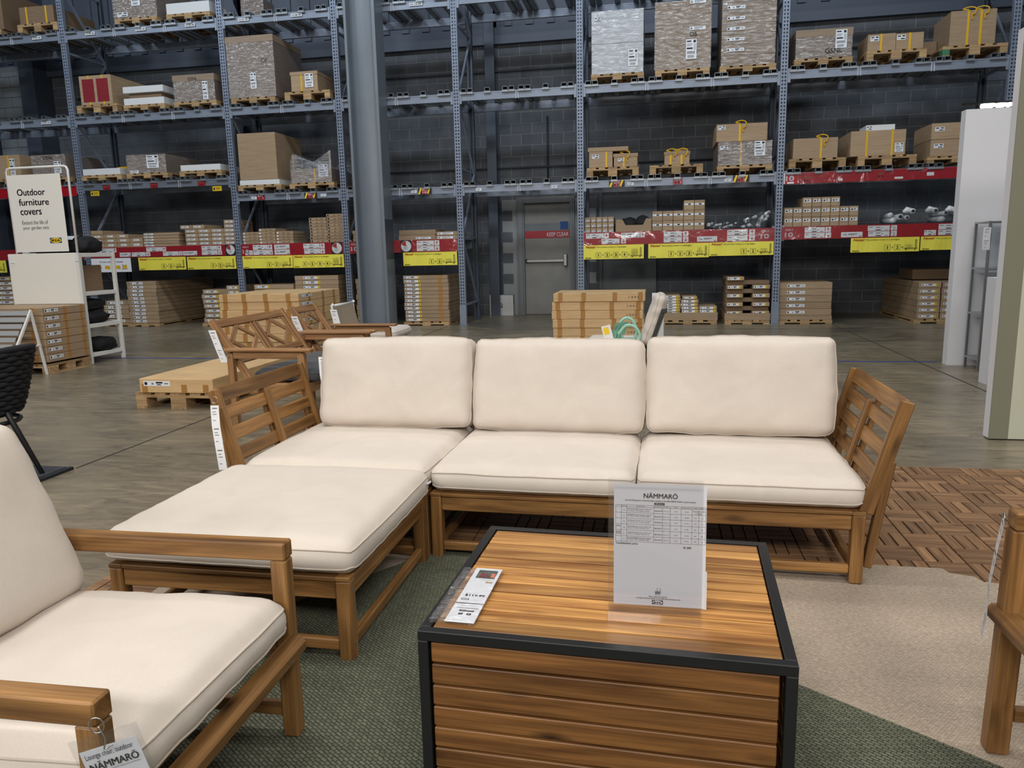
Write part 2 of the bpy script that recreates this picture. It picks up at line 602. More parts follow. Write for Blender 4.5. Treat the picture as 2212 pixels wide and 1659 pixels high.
def label_mesh(kind, w, h):
    key = ('label', kind, round(w, 3), round(h, 3))
    if key in MESH: return MESH[key]
    q = MB()
    q.quad(0, 0, w, h, 0, 0)
    e = 0.0012
    if kind == 'dot':
        q.disc(h * 0.5, h * 0.5, h * 0.32, z=e, i=1, n=12)
        q.quad(w * .3, h * .3, w * .38, h * .62, e, 3)
        q.quad(w * .47, h * .52, w * .72, h * .82, e, 1); q.quad(w * .5, h * .2, w * .66, h * .38, e, 1)
        q.quad(w * .78, h * .4, w * .93, h * .62, e, 3)
    elif kind == 'yel':
        q.disc(h * 0.55, h * 0.5, h * 0.28, z=e, i=1, n=10)
        q.quad(w * .26, h * .35, w * .34, h * .65, e, 3)
        q.quad(w * .42, h * .5, w * .66, h * .82, e, 1); q.quad(w * .44, h * .2, w * .6, h * .36, e, 3)
        q.quad(w * .86, 0, w, h, e, 2); q.quad(w * .91, h * .3, w * .95, h * .75, e * 2, 1)
    elif kind == 'bar':
        q.quad(w * .06, h * .2, w * .16, h * .8, e, 3)
        for k in range(9):
            q.quad(w * (.3 + .06 * k), h * .45, w * (.33 + .06 * k), h * .85, e, 1)
        q.quad(w * .3, h * .15, w * .6, h * .3, e, 3)
    elif kind == 'ship':
        q.quad(w * .08, h * .86, w * .5, h * .93, e, 1); q.quad(w * .7, h * .82, w * .92, h * .95, e, 1)
        q.quad(w * .08, h * .74, w * .6, h * .77, e, 3); q.quad(w * .08, h * .66, w * .5, h * .69, e, 3)
        q.quad(w * .08, h * .5, w * .64, h * .58, e, 1)
        for k in range(7):
            q.quad(w * .74, h * (.46 + .045 * k), w * .92, h * (.475 + .045 * k), e, 1)
        for k in range(8):
            q.quad(w * (.12 + .095 * k), h * .26, w * (.17 + .095 * k), h * .4, e, 1)
            q.quad(w * (.18 + .075 * k), h * .06, w * (.215 + .075 * k), h * .2, e, 1)
    elif kind == 'small':
        q.quad(w * .08, h * .62, w * .45, h * .85, e, 1); q.quad(w * .6, h * .62, w * .92, h * .88, e, 1)
        q.quad(w * .08, h * .3, w * .3, h * .4, e, 3); q.quad(w * .42, h * .14, w * .9, h * .36, e, 1)
    elif kind == 'stripe':
        q.quad(w * .4, h * .2, w * .7, h * .85, e, 1); q.quad(w * .08, h * .4, w * .25, h * .6, e, 3)
    elif kind == 'blank':
        q.quad(w * .2, h * .4, w * .6, h * .6, e, 3)
    MESH[key] = q.mesh(['paper', 'ink', 'logo_yellow', 'ink_grey'])
    return MESH[key]


def stick(parent, kind, x, z, w, h, y, name='label', side='front'):
    """printed sticker on the face of a carton"""
    if side == 'front':
        return obj(name, label_mesh(kind, w, h), parent, (x, y - 0.003, z), FRONT)
    return obj(name, label_mesh(kind, w, h), parent, (y + 0.003, x, z), (PI / 2, 0, PI / 2))


ORD = ['first', 'second', 'third', 'fourth', 'fifth', 'sixth', 'seventh', 'eighth', 'ninth', 'tenth', 'eleventh', 'twelfth', 'thirteenth', 'fourteenth', 'fifteenth']


# ------------------------------------------------------------------ pallet
def pallet(x, y0, z, label, w=0.83, d=1.2, group='wooden pallets', green=False, rz=0, bh=0.078):
    """loading pallet, 0.8 m face to the front"""
    t = thing('wooden_pallet', label, 'pallet', (x, y0 + d / 2, z), rz, group)
    P = 'pallet_pine'
    bw = (0.1, 0.145, 0.1)
    xs = (-w / 2 + 0.05, 0, w / 2 - 0.05)
    hb = 0.018
    for i, cx in enumerate(xs):
        plank('base_board', t, (cx, -d / 2, hb / 2), (cx, d / 2, hb / 2), bw[i], hb, P, bev=0)
        for cy in (-d / 2 + 0.07, 0, d / 2 - 0.07):
            plank('spacer_block', t, (cx - bw[i] / 2, cy, hb + bh / 2), (cx + bw[i] / 2, cy, hb + bh / 2), 0.14, bh, 'slat_green' if (green and i == 0 and cy < 0) else P, bev=0.002)
    for cy in (-d / 2 + 0.07, 0, d / 2 - 0.07):
        plank('stringer_board', t, (-w / 2, cy, hb + bh + 0.011), (w / 2, cy, hb + bh + 0.011), 0.14, 0.022, P, bev=0)
    for k, bwid in enumerate((0.145, 0.1, 0.145, 0.1, 0.145)):
        cx = -w / 2 + 0.0725 + (w - 0.145) * k / 4
        plank('deck_board', t, (cx, -d / 2, hb + bh + 0.033), (cx, d / 2, hb + bh + 0.033), bwid, 0.022, P, bev=0)
    return t


plain('slat_green', C(60, 120, 84), 0.6)


DIM = {}


def ptop(z, bh=0.078): return z + 0.018 + bh + 0.0445


def carton(x0, x1, y0, d, z0, z1, mat, label, group=None, cat='carton', name='carton'):
    o = obj(name, bx(x1 - x0, d, z1 - z0, mat, 0.004), None, ((x0 + x1) / 2, y0 + d / 2, (z0 + z1) / 2))
    DIM[o.name] = ((x1 - x0) / 2, d / 2, (z1 - z0) / 2)
    return tag(o, label, cat, group)


def wrap(o, t=0.006, name='plastic_wrap'):
    dx, dy, dz = [2 * v for v in DIM[o.name]]
    return obj(name, bx(dx + 2 * t, dy + 2 * t, dz + .003, 'stretch_wrap', 0.001), o)


def half(o): return DIM[o.name]


def strap(o, x, name='strap', loop=False, w=0.03):
    """yellow strap over a load"""
    hx, hy, hz = half(o)
    e = 0.004
    q = MB()
    q.box(x - w / 2, x + w / 2, -hy - e, -hy, -hz, hz + e)
    q.box(x - w / 2, x + w / 2, -hy - e, hy + e, hz, hz + e)
    q.box(x - w / 2, x + w / 2, hy, hy + e, -hz, hz + e)
    if loop:
        pts = smooth_path([(x, -hy - .01, hz), (x - .06, -hy + .06, hz + .03), (x + .02, -hy + .03, hz + .05), (x + .09, -hy - .005, hz + .02), (x + .075, -hy - .02, hz - .05), (x + .04, -hy - .015, hz - .07), (x + .05, -hy - .012, hz - .13)], 4)
        q.tube(pts, 0.009, 5)
    return q.build(name, 'strap_yellow', o)

# ================================================================== THE SETTING
def struct(o):
    o['kind'] = 'structure'
    return o


q = MB(); q.box(-19, 12, -6, 15.3, -0.2, 0.0)
floor = struct(q.build('floor', 'concrete_floor'))
# saw-cut joints in the slab
for nm, a in (('trim_1', (-3.503, -3.488, 3.93, 12.6)), ('trim_2', (2.765, 2.78, 4.6, 12.6)), ('trim_3', (-14, 9, 12.0, 12.012)), ('trim_4', (-9.6, -9.588, 3, 12.6))):
    q = MB(); q.box(a[0], a[1], a[2], a[3], -0.001, 0.0012)
    struct(q.build(nm, 'joint'))
q = MB(); q.box(-13.0, 2.96, 8.60, 8.645, 0.0004, 0.0016)
tag(q.build('floor_tape', 'tape_blue'), 'thin blue tape line stuck across the concrete floor', 'tape')

# --- rear wall of concrete blocks
WY = 14.85
wall = obj('wall_back', None); struct(wall)
q = MB(); q.box(-18, 10, WY + 0.006, WY + 0.3, 0, 5.07)
mort = struct(q.build('mortar', 'mortar', wall))
BW, BH = 0.405, 0.203
DOORX0, DOORX1 = -2.64, -1.51
cells = []
for r in range(25):
    z = r * BH
    off = (r % 2) * BW / 2
    k = -44
    while True:
        x = k * BW + off - 0.1
        k += 1
        if x > 9.6: break
        if z < 2.2 and x + BW > DOORX0 and x < DOORX1: continue
        cells.append((x, z))
vis = lambda c: ((-3.9 < c[0] < -0.9 and c[1] > 2.1) or (-0.9 < c[0] < 1.4 and c[1] > 2.6) or (1.4 < c[0] < 4.4 and c[1] > 2.9) or (-3.4 < c[0] < -2.7))
bm_blk = bx(BW - 0.009, 0.05, BH - 0.009, 'block')
rest = MB(); nb = 0
for c in cells:
    x, z = c
    if vis(c) and nb < 298:
        obj('block', bm_blk, wall, (x + BW / 2, WY + 0.025, z + BH / 2)); nb += 1
    else:
        rest.box(x + .0045, x + BW - .0045, WY, WY + 0.05, z + .0045, z + BH - .0045)
ro = rest.build('block_courses', 'block', wall); ro['kind'] = 'stuff'
# steel cladding above the blocks
q = MB()
q.box(-18, 10, WY - 0.02, WY + 0.3, 5.07, 9.0)
for k in range(70):
    x = -18 + k * 0.4
    q.box(x, x + 0.14, WY - 0.05, WY - 0.02, 5.4, 9.0)
struct(q.build('wall_cladding', 'cladding'))
q = MB(); q.box(-18, 10, WY - 0.13, WY - 0.02, 5.07, 5.36)
struct(q.build('trim_5', 'cladding'))
# block pier, the light falling on it put into a paler grey
q = MB()
for r in range(26):
    for k in range(3):
        z = r * BH
        x0 = -13.75 + k * BW - (BW / 2 if r % 2 else 0)
        xa, xb = max(x0, -13.75), min(x0 + BW, -13.0)
        if xb - xa > 0.04: q.box(xa + .004, xb - .004, WY - 0.32, WY, z + .004, z + BH - .004)
pier = struct(q.build('trim_6', 'block_lit'))
q = MB(); q.box(-12.95, -12.6, WY - 0.5, WY - .01, 0, 7); q.box(-14.1, -13.8, WY - 0.4, WY - .01, 0, 7)
struct(q.build('trim_7', 'rack_dark'))
# dark building columns against the wall
for i, x in enumerate((-3.05, -8.2)):
    q = MB()
    q.box(x - 0.09, x + 0.09, WY - 0.32, WY - 0.305, 0, 8.5); q.box(x - 0.09, x + 0.09, WY - 0.02, WY - 0.005, 0, 8.5); q.box(x - 0.008, x + 0.008, WY - 0.31, WY - 0.01, 0, 8.5)
    struct(q.build('trim_%d' % (8 + i), 'rack_dark'))

# --- fire door
dr = obj('door_1', None, None, (-2.05, WY - 0.02, 0)); struct(dr)
dr['label'] = 'grey steel fire door with push bar behind the racks'
for nm, a in (('door_jamb', (-0.585, -0.445, 0, 2.27)), ('door_jamb', (0.445, 0.535, 0, 2.27)), ('door_head', (-0.445, 0.445, 2.15, 2.27))):
    block(nm, dr, a[0], a[1], -0.06, 0.05, a[2], a[3], 'door_frame', 0.004)
    block('stop_bead', dr, a[0] + 0.03, a[1] - 0.03, -0.075, -0.055, a[2], a[3] - 0.03, 'door_frame', 0.004)
block('door_leaf', dr, -0.445, 0.445, 0.0, 0.04, 0.012, 2.145, 'door_paint', 0.003)
st = obj('warning_stripe', bx(0.875, 0.004, 0.14, 'sign_red'), dr, (0, -0.003, 1.555))
text(st, 'KEEP CLEAR', -0.006, -0.038, 0.42, 0.075, 'paper', 0.0, base=FACE(0, -0.002, 0))
block('grey_stripe', dr, -0.435, 0.435, -0.004, 0.0, 1.632, 1.77, 'panel_grey')
block('blue_notice', dr, 0.256, 0.405, -0.008, -0.003, 1.646, 1.795, 'logo_blue')
pb = block('push_bar', dr, -0.40, 0.345, -0.09, -0.05, 1.025, 1.08, 'steel', 0.006)
block('bar_end_plate', pb, -0.4, -0.36, 0.0, 0.07, -0.035, 0.035, 'dark_plastic', 0.004)
block('latch_case', pb, 0.345, 0.42, -0.03, 0.07, -0.11, 0.13, 'steel', 0.012)
# grey sheet door in the next bay
q = MB(); q.box(-0.985, -0.02, WY - 0.06, WY - 0.01, 0, 2.25); q.box(-1.04, -0.985, WY - 0.09, WY, 0, 2.3); q.box(-0.02, 0.035, WY - 0.09, WY, 0, 2.3)
d2 = struct(q.build('door_2', 'panel_grey'))
# pipes on the wall
def pipe(name, pts, r, label):
    q = MB(); q.tube(pts, r, 8)
    return tag(q.build(name, 'pipe_dark', smooth=True), label, 'pipe')
pipe('conduit_pipe', [(-2.02, WY - 0.03, 2.55), (-2.02, WY - 0.03, 3.75)], 0.018, 'thin vertical conduit on block wall above the fire door')
pipe('wall_pipe', [(-12, WY - 0.05, 2.83), (4, WY - 0.05, 2.83)], 0.016, 'lower thin horizontal pipe running along the block wall')
pipe('wall_pipe', [(-12, WY - 0.05, 4.6), (4, WY - 0.05, 4.6)], 0.016, 'upper thin horizontal pipe running along the block wall')
tag(block('junction_box', None, -2.09, -1.95, WY - 0.07, WY - 0.005, 2.46, 2.58, 'paper_dim', 0.004), 'pale grey electrical box at the foot of the wall conduit', 'junction box')
# white panel with printed mark leaning by the door
pn = obj('marked_board', bx(0.43, 0.02, 0.4, 'white_board', 0.002), None, (-2.99, WY - 0.14, 0.2), (0, 0, 0))
tag(pn, 'square white panel with black mark standing beside the fire door', 'board')
q = MB()
for a in ((-.045, -.045, .045, -.03), (-.045, .03, .02, .045), (-.045, -.045, -.03, .045), (.03, -.045, .045, .03), (-.012, -.012, .012, .012)): q.quad(*a)
q.build('printed_mark', 'ink', pn, (0, -0.0115, 0.0), FRONT)
block('panel_edge', pn, 0.215, 0.26, 0.0, 0.03, -0.2, 0.2, 'white_board')

# --- steel building column
sc = thing('steel_column', 'grey painted steel H-column standing in front of the racking', 'column', (-4.70, 12.45, 0))
block('flange', sc, -0.26, -0.215, -0.17, 0.2, 0, 8.5, 'column_grey', 0.004)
block('flange', sc, 0.215, 0.27, -0.17, 0.235, 0, 8.5, 'column_grey', 0.004)
q = MB()
# hollow web, gently bowed like the column's rounded inner cover
n = 12
for k in range(n):
    a0 = PI * k / n; a1 = PI * (k + 1) / n
    x0, x1 = -0.215 + 0.43 * k / n, -0.215 + 0.43 * (k + 1) / n
    y0, y1 = -0.02 - 0.05 * math.sin(a0), -0.02 - 0.05 * math.sin(a1)
    b = len(q.v)
    q.v += [(x0, y0, 0), (x1, y1, 0), (x1, y1, 8.5), (x0, y0, 8.5)]; q.f.append((b, b + 1, b + 2, b + 3)); q.i.append(0)
q.box(-0.215, 0.215, -0.015, 0.02, 0, 8.5)
q.build('web', 'column_grey', sc)
block('paint_patch', sc, 0.2701, 0.2705, -0.165, 0.23, 1.16, 1.83, 'rack_dark')

# --- white and green showroom partitions at the right
q = MB(); q.box(2.975, 5.5, 8.405, 8.525, 0, 2.52)
struct(q.build('wall_partition_far', 'wall_white'))
q = MB(); q.box(2.9, 5.5, 7.24, 7.41, 0, 0.94)
struct(q.build('wall_partition_low', 'wall_white'))
nw = obj('wall_partition_near', None); struct(nw)
block('wall_core', nw, 2.12, 5.5, 5.196, 5.28, 0.008, 2.49, 'wall_white', 0.002)
block('olive_face', nw, 2.12, 2.232, 5.190, 5.197, 0.008, 2.489, 'olive')
block('sage_face', nw, 2.232, 5.5, 5.190, 5.197, 0.008, 2.489, 'sage')
block('plinth', nw, 2.13, 5.5, 5.2, 5.275, 0, 0.01, 'black_metal')

# ================================================================== PALLET RACKING
RY = 12.70                       # front face of the uprights
UX = [-13.55, -10.46, -7.37, -5.30, -3.24, -1.20, 1.91, 5.07, 8.13]
BAY = ['bay at the left edge', 'bay behind the covers sign', 'bay left of the steel column', 'bay beside the steel column', 'bay above the fire door', 'bay of bins 13 to 15', 'right bay of bins 16 and 17', 'bay behind the white partition']
L0Z = [1.475, 1.475, 1.475, 1.475, None, 1.52, 1.53, 1.53]
L1Z = [2.64, 2.64, 2.35, 2.35, 2.35, 2.35, 2.355, 2.355]
L2Z = [3.82, 3.82, 3.82, 3.83, 3.83, 3.83, 3.86, 3.86]
L3Z = [5.27, 5.27, 5.29, 5.30, 5.31, 5.31, 5.32, 5.32]

# perforated post: C section, two columns of keyhole slots in its front face
def post_mesh(h, w=0.108, d=0.07):
    q = MB()
    pitch = 0.053; n = int((h - 0.35) / pitch); t = 0.004
    z0 = 0.35
    q.box(-w / 2, w / 2, 0, t, 0, z0)
    for k in range(n):
        za, zb = z0 + k * pitch, z0 + (k + 1) * pitch
        xs = [(-w / 2, 0), (0, w / 2)]
        for (xa, xb) in xs:
            cx = (xa + xb) / 2 + (0.006 if xa < 0 else -0.006)
            ha, hb = za + 0.009, za + 0.041
            wid = 0.012
            b = len(q.v)
            q.v += [(xa, 0, za), (xb, 0, za), (xb, 0, zb), (xa, 0, zb), (cx - wid, 0, hb - .012), (cx - wid * .45, 0, ha), (cx + wid * .45, 0, ha), (cx + wid, 0, hb - .012), (cx + wid, 0, hb), (cx - wid, 0, hb)]
            q.f += [(b, b + 1, b + 6, b + 5), (b + 1, b + 2, b + 8, b + 7, b + 6), (b + 2, b + 3, b + 9, b + 8), (b + 3, b, b + 5, b + 4, b + 9)]
            q.i += [0] * 4
    ze = z0 + n * pitch
    q.box(-w / 2, w / 2, 0, t, ze, h)
    q.box(-w / 2, -w / 2 + t, 0, d, 0, h); q.box(w / 2 - t, w / 2, 0, d, 0, h)
    q.box(-w / 2, -w / 2 + 0.03, d - t, d, 0, h); q.box(w / 2 - 0.03, w / 2, d - t, d, 0, h)
    q.box(-w / 2 + .03, w / 2 - .03, d - t, d, 0, h)   # rear plate added to shut out light so the slots look dark
    return q.mesh('rack_blue')


POST = post_mesh(7.0)
PLAIN = MB(); PLAIN.box(-.05, -.046, 0, .07, 0, 7); PLAIN.box(.046, .05, 0, .07, 0, 7); PLAIN.box(-.05, .05, .066, .07, 0, 7); PLAIN.box(-.05, -.02, 0, .004, 0, 7); PLAIN.box(.02, .05, 0, .004, 0, 7)
PLAIN = PLAIN.mesh('rack_dark')
FR_LAB = ['far left', 'between the covers sign and the tall carton stack', 'left of the tall brown carton', 'left of the steel column', 'left of the fire door', 'right of the fire door', 'between bins 15 and 16', 'behind the white partition', 'at the right edge']
for i, x in enumerate(UX):
    t = thing('rack_frame', 'blue-grey perforated rack upright frame ' + FR_LAB[i], 'rack frame', (x, RY, 0), 0, 'rack upright frames')
    obj('front_post', POST, t)
    obj('rear_post', PLAIN, t, (0, 1.03, 0))
    block('foot_plate', t, -0.08, 0.08, -0.02, 0.12, 0, 0.008, 'rack_grey')
    block('post_guard', t, -0.06, 0.06, -0.012, 0.002, 0.008, 0.34, 'rack_grey', 0.004)
    zz = 0.35; k = 0
    while zz < 6.2:
        plank('brace', t, (0, 0.06, zz), (0, 1.04, zz), 0.03, 0.035, 'rack_blue', bev=0)
        a, b = ((0.06, zz), (1.04, zz + 1.12)) if k % 2 else ((1.04, zz), (0.06, zz + 1.12))
        plank('brace', t, (0.02, a[0], a[1]), (0.02, b[0], b[1]), 0.03, 0.04, 'rack_blue', bev=0)
        zz += 1.15; k += 1

# beams, one object each, with white cable ties and end plates
LV = [('lowest', L0Z, 0.16), ('second', L1Z, 0.115), ('third', L2Z, 0.125), ('top', L3Z, 0.12)]
for li, (ln, zs, hh) in enumerate(LV):
    for bi in range(len(UX) - 1):
        zt = zs[bi]
        if zt is None: continue
        x0, x1 = UX[bi] + 0.054, UX[bi + 1] - 0.054
        for fr, yy in (('front', RY + 0.0), ('rear', RY + 1.035)):
            t = thing('rack_beam', 'grey %s rack beam of the %s level, %s' % (fr, ln, BAY[bi]), 'rack beam', (0, yy, zt), 0, 'rack beams')
            q = MB(); q.box(x0, x1, 0.005, 0.05, -hh, 0)
            q.box(x0, x1, 0.0, 0.006, -hh, -hh + 0.02); q.box(x0, x1, 0.0, 0.006, -0.02, 0)
            q.build('beam_rail', 'rack_grey', t)
            if fr == 'front':
                for xe in (x0 + 0.001, x1 - 0.041):
                    block('end_plate', t, xe, xe + 0.04, -0.006, 0.004, -hh - 0.05, 0.03, 'rack_grey', 0.002)
                nt_ = 3 if x1 - x0 > 2.5 else 2
                for k in range(1, nt_):
                    xc = x0 + (x1 - x0) * k / nt_
                    for dx in (-0.02, 0.02):
                        if li > 0: block('cable_tie', t, xc + dx - 0.004, xc + dx + 0.004, -0.005, 0.0, -hh - 0.01, 0.004, 'paper_dim')

# hollow support bars lying across front and rear beams
def bar_mesh():
    q = MB(); w, h, t, L = 0.088, 0.058, 0.005, 1.12
    q.box(-w / 2, -w / 2 + t, -0.03, L, 0, h); q.box(w / 2 - t, w / 2, -0.03, L, 0, h)
    q.box(-w / 2, w / 2, -0.03, L, 0, t); q.box(-w / 2, w / 2, -0.03, L, h - t, h)
    q.box(-w / 2 - 0.012, w / 2 + 0.012, -0.035, 0.0, -0.03, -0.002)
    return q.mesh('galv')
BAR = bar_mesh()
for ln, zs in (('second', L1Z), ('third', L2Z), ('top', L3Z)):
    for bi in range(len(UX) - 1):
        if bi == 7: continue
        x0, x1 = UX[bi] + 0.06, UX[bi + 1] - 0.06
        npos = 3 if x1 - x0 > 2.5 else 2
        kb = 0
        pw = (x1 - x0) / npos
        for p in range(npos):
            for f in (0.075, 0.185, 0.49, 0.80, 0.91):
                o = obj('support_bar', BAR, None, (x0 + pw * (p + f), RY + 0.0, zs[bi] + 0.002))
                tag(o, '%s hollow support bar from left, %s level, %s' % (ORD[kb], ln, BAY[bi]), 'support bar', 'support bars on the %s level' % ln); kb += 1

# shelf boards of the lowest level
for bi in (0, 1, 2, 3, 5, 6):
    z = L0Z[bi]
    o = block('shelf_board', None, UX[bi] + 0.06, UX[bi + 1] - 0.06, RY + 0.055, RY + 1.03, z - 0.03, z - 0.004, 'rack_dark')
    tag(o, 'dark shelf board of the lowest level, ' + BAY[bi], 'shelf board', 'lowest shelf boards')

# ================================================================== LOADS ON THE RACKS
BY = 12.72


def load(x0, x1, z0, z1, mat, label, d=1.05, wrapd=False, lab=None, pal=None, palw=0.83, palz=None, y0=BY, lid=None, straps=(), loop=False, mark=None, mk=(0, 0, .1), name='carton', cat='carton', bh=0.078):
    o = carton(x0, x1, y0, d, z0, z1, mat, label, None, cat, name)
    hx, hy, hz = DIM[o.name]
    if lid:
        q = MB(); e = 0.008
        q.box(-hx - e, hx + e, -hy - e, hy + e, hz - lid, hz + 0.004)
        q.build('lid', mat, o)
    if lab:
        for (k, lx, lz, lw, lh) in lab: stick(o, k, lx, lz, lw, lh, -hy - (0.010 if wrapd or lid else 0.0))
    if wrapd: wrap(o)
    for s in straps: strap(o, s, loop=loop)
    if mark: text(o, mark, mk[0], mk[1], None, mk[2], 'ink', 0.0, 'marker_writing', base=FACE(0, -hy - 0.012, 0))
    if pal:
        pallet((x0 + x1) / 2 if palz is None or isinstance(palz, float) else palz[1], y0 - 0.01, palz if isinstance(palz, float) else palz[0], pal, palw, 1.15, bh=bh)
    return o


Z3 = 5.27 + 0.062; Z2 = 3.82 + 0.062; Z2r = 3.83 + 0.062; Z2s = 3.86 + 0.062; Z1l = 2.64 + 0.062; Z1 = 2.35 + 0.062; Z1s = 2.355 + 0.062
LOWB = 0.03
PT = lambda z: ptop(z) + 0.001
PL = lambda z: ptop(z, LOWB) + 0.001

# --- top level
load(-11.30, -10.60, PT(Z3), 5.76, 'carton_dark', 'brown carton with two yellow straps on the top rack level', straps=(-.2, .2), pal='wooden pallet under the strapped carton on the top rack level', palz=Z3)
load(-9.40, -8.55, PL(Z3), 6.2, 'carton_grey', 'large wrapped carton cut off by the upper picture edge', wrapd=True, lab=[('ship', -.05, -.2, .17, .28), ('small', -.34, -.36, .2, .07)], pal='pallet under the large wrapped carton on the top level', palz=Z3, bh=LOWB)
load(-8.37, -7.55, PL(Z3), 5.60, 'white_board', 'white cardboard tray on the top rack level left of the perforated upright', pal='pallet under the white tray on the top rack level', palz=Z3, bh=LOWB, name='tray_carton')
load(-12.6, -11.65, PL(Z3), 6.1, 'carton_dark', 'dark brown carton at the upper left corner, top level', pal='pallet under the dark carton at the upper left corner', palz=Z3, bh=LOWB)
load(-7.28, -6.85, 5.29 + .062, 5.75, 'carton_grey', 'grey wrapped load standing right of the top level upright', wrapd=True, y0=13.3, d=.4)

# --- third level, left
rb = load(-10.245, -9.60, PT(Z2), 4.525, 'carton', 'brown carton with two dark red panels held by yellow straps', pal='wooden pallet carrying the red panelled carton', palz=(Z2, -9.93))
for a, b in ((-.26, -.03), (0.03, .26)):
    block('red_panel', rb, a, b, -.532, -.524, -.2, .19, 'carton_red')
for sx in (-.13, .15): strap(rb, sx)
load(-9.38, -8.58, PL(Z2), 4.09, 'white_board', 'lower white tray of the open white load on third level', pal='pallet under the open white trays on the third level', palz=Z2, bh=LOWB, name='tray_carton')
load(-9.38, -8.58, 4.18, 4.29, 'white_board', 'white lid tray held above the lower tray, third level', name='tray_carton')
load(-9.30, -8.66, 4.092, 4.179, 'carton_dark', 'dark packed goods showing between the two white trays', d=.95, y0=BY + .05, name='packed_goods', cat='goods')
load(-9.44, -9.39, PL(Z2), 4.43, 'white_board', 'narrow white board standing left of the white trays', d=.1, y0=13.3, name='white_sheet', cat='board')
load(-8.37, -7.58, PL(Z2), 4.415, 'carton_grey', 'wrapped brown carton with lid marked OSNL, third level', wrapd=True, lid=.1, lab=[('ship', .17, -.2, .1, .3)], mark='OSNL', mk=(-.1, .13, .05), pal='pallet under the wrapped lidded carton marked OSNL', palz=Z2, bh=LOWB)
load(-7.305, -6.43, PL(Z2), 4.975, 'carton_grey', 'tall wrapped carton marked OS on the third level', wrapd=True, lid=.1, lab=[('ship', -.02, -.36, .11, .26)], mark='OS', mk=(.21, .06, .06), pal='pallet under the tall wrapped carton marked OS', palz=Z2, bh=LOWB)
load(-6.145, -5.66, PT(Z2), 4.337, 'carton', 'small brown carton with yellow strap on a wide pallet', lid=.05, lab=[('ship', .02, -.1, .15, .22)], straps=(-.05,), pal='pallet under the small strapped carton left of the column', palz=(Z2, -5.86))

# --- third level, right
o = load(-1.01, -0.205, PL(Z2r), 4.43, 'white_board', 'lower of two glossy wrapped white cartons, third level', wrapd=True, lab=[('ship', .17, -.13, .15, .25)], pal='pallet under the two wrapped white cartons', palz=Z2r, bh=LOWB)
o = load(-1.01, -0.205, 4.435, 4.92, 'white_board', 'upper of two glossy wrapped white cartons, third level', wrapd=True, lab=[('small', -.36, .1, .1, .05)])
load(-0.03, 0.82, PL(Z2r), 4.98, 'carton', 'tall shiny wrapped carton marked OS, beside the white cartons', wrapd=True, lab=[('ship', .05, -.36, .16, .29), ('bar', .1, .06, .24, .05), ('bar', .1, .44, .24, .05)], mark='OS', mk=(.1, -.03, .065), pal='pallet under the shiny wrapped carton marked OS', palz=Z2r, bh=LOWB)
zb = PL(Z2r)
for k in range(8):
    h = 0.152
    load(0.98, 1.77, zb + k * h, zb + (k + 1) * h - 0.004, 'carton', '%s flat carton from the bottom of the wrapped stack, third level' % ORD[k], wrapd=True, lab=([('dot', -.32, -.02, .26, .045)] if k else None), d=.95)
pallet(1.375, BY - .01, Z2r, 'pallet under the wrapped stack of flat cartons, third level', 0.83, 1.15, bh=LOWB)
lb = load(2.07, 2.865, PL(Z2s), 4.42, 'carton_grey', 'wrapped grey carton with lid marked GSNL', wrapd=True, lid=.1, lab=[('ship', .16, -.08, .16, .26)], mark='GSNL', mk=(.02, -.14, .07), pal='pallet under the wrapped grey carton marked GSNL', palz=Z2s, bh=LOWB)
load(3.085, 3.472, PT(Z2s), 4.30, 'carton', 'left of two small strapped cartons on the third level', lab=[('small', -.16, .02, .12, .07)], straps=(-.01,), pal='wooden pallet carrying the two small strapped cartons', palz=(Z2s, 3.49), d=.6)
load(3.476, 3.853, PT(Z2s), 4.29, 'carton', 'right of two small strapped cartons on the third level', lab=[('small', -.18, .02, .12, .07)], straps=(.0,), d=.6)
load(4.2, 4.81, PT(Z2s), 4.54, 'carton', 'tall carton with two yellow straps at the upper right', straps=(-.07, .1), loop=True, d=.7)
pallet(4.55, BY - .01, Z2s, 'pallet with green painted block under the tall strapped carton', 0.87, 1.15, green=True)
load(3.98, 4.19, PT(Z2s), 4.25, 'carton_dark', 'dark carton end half hidden left of the tall strapped carton', y0=13.2, d=.5)

# --- second level, left
load(-12.3, -11.69, PL(Z1l), 3.23, 'carton', 'brown carton with white label left above the covers sign', lab=[('ship', .08, -.15, .11, .3)], straps=(.05,), pal='pallet under the brown carton above the covers sign', palz=Z1l, bh=LOWB)
load(-11.44, -10.72, PL(Z1l), 3.2, 'carton_grey', 'wrapped grey carton right above the covers sign', wrapd=True, lab=[('ship', .12, -.14, .15, .22)], mark='OSNL', mk=(-.1, .12, .06), pal='pallet under the wrapped grey carton above the covers sign', palz=Z1l, bh=LOWB)
w1 = load(-10.38, -9.61, PL(Z1l), 2.908, 'white_board', 'left white tray on the second level, small goods on top', pal='pallet under the left white tray, second level', palz=Z1l, bh=LOWB, name='tray_carton')
load(-9.455, -8.667, PL(Z1l), 3.116, 'carton_grey', 'wrapped carton between two white trays on the second level', wrapd=True, lab=[('ship', .02, -.08, .24, .22), ('bar', -.34, -.16, .18, .05)], pal='pallet under the wrapped carton between white trays', palz=Z1l, bh=LOWB)
w2 = load(-8.385, -7.6, PL(Z1l), 2.898, 'white_board', 'right white tray on the second level by the upright', pal='pallet under the right white tray, second level', palz=Z1l, bh=LOWB, name='tray_carton')
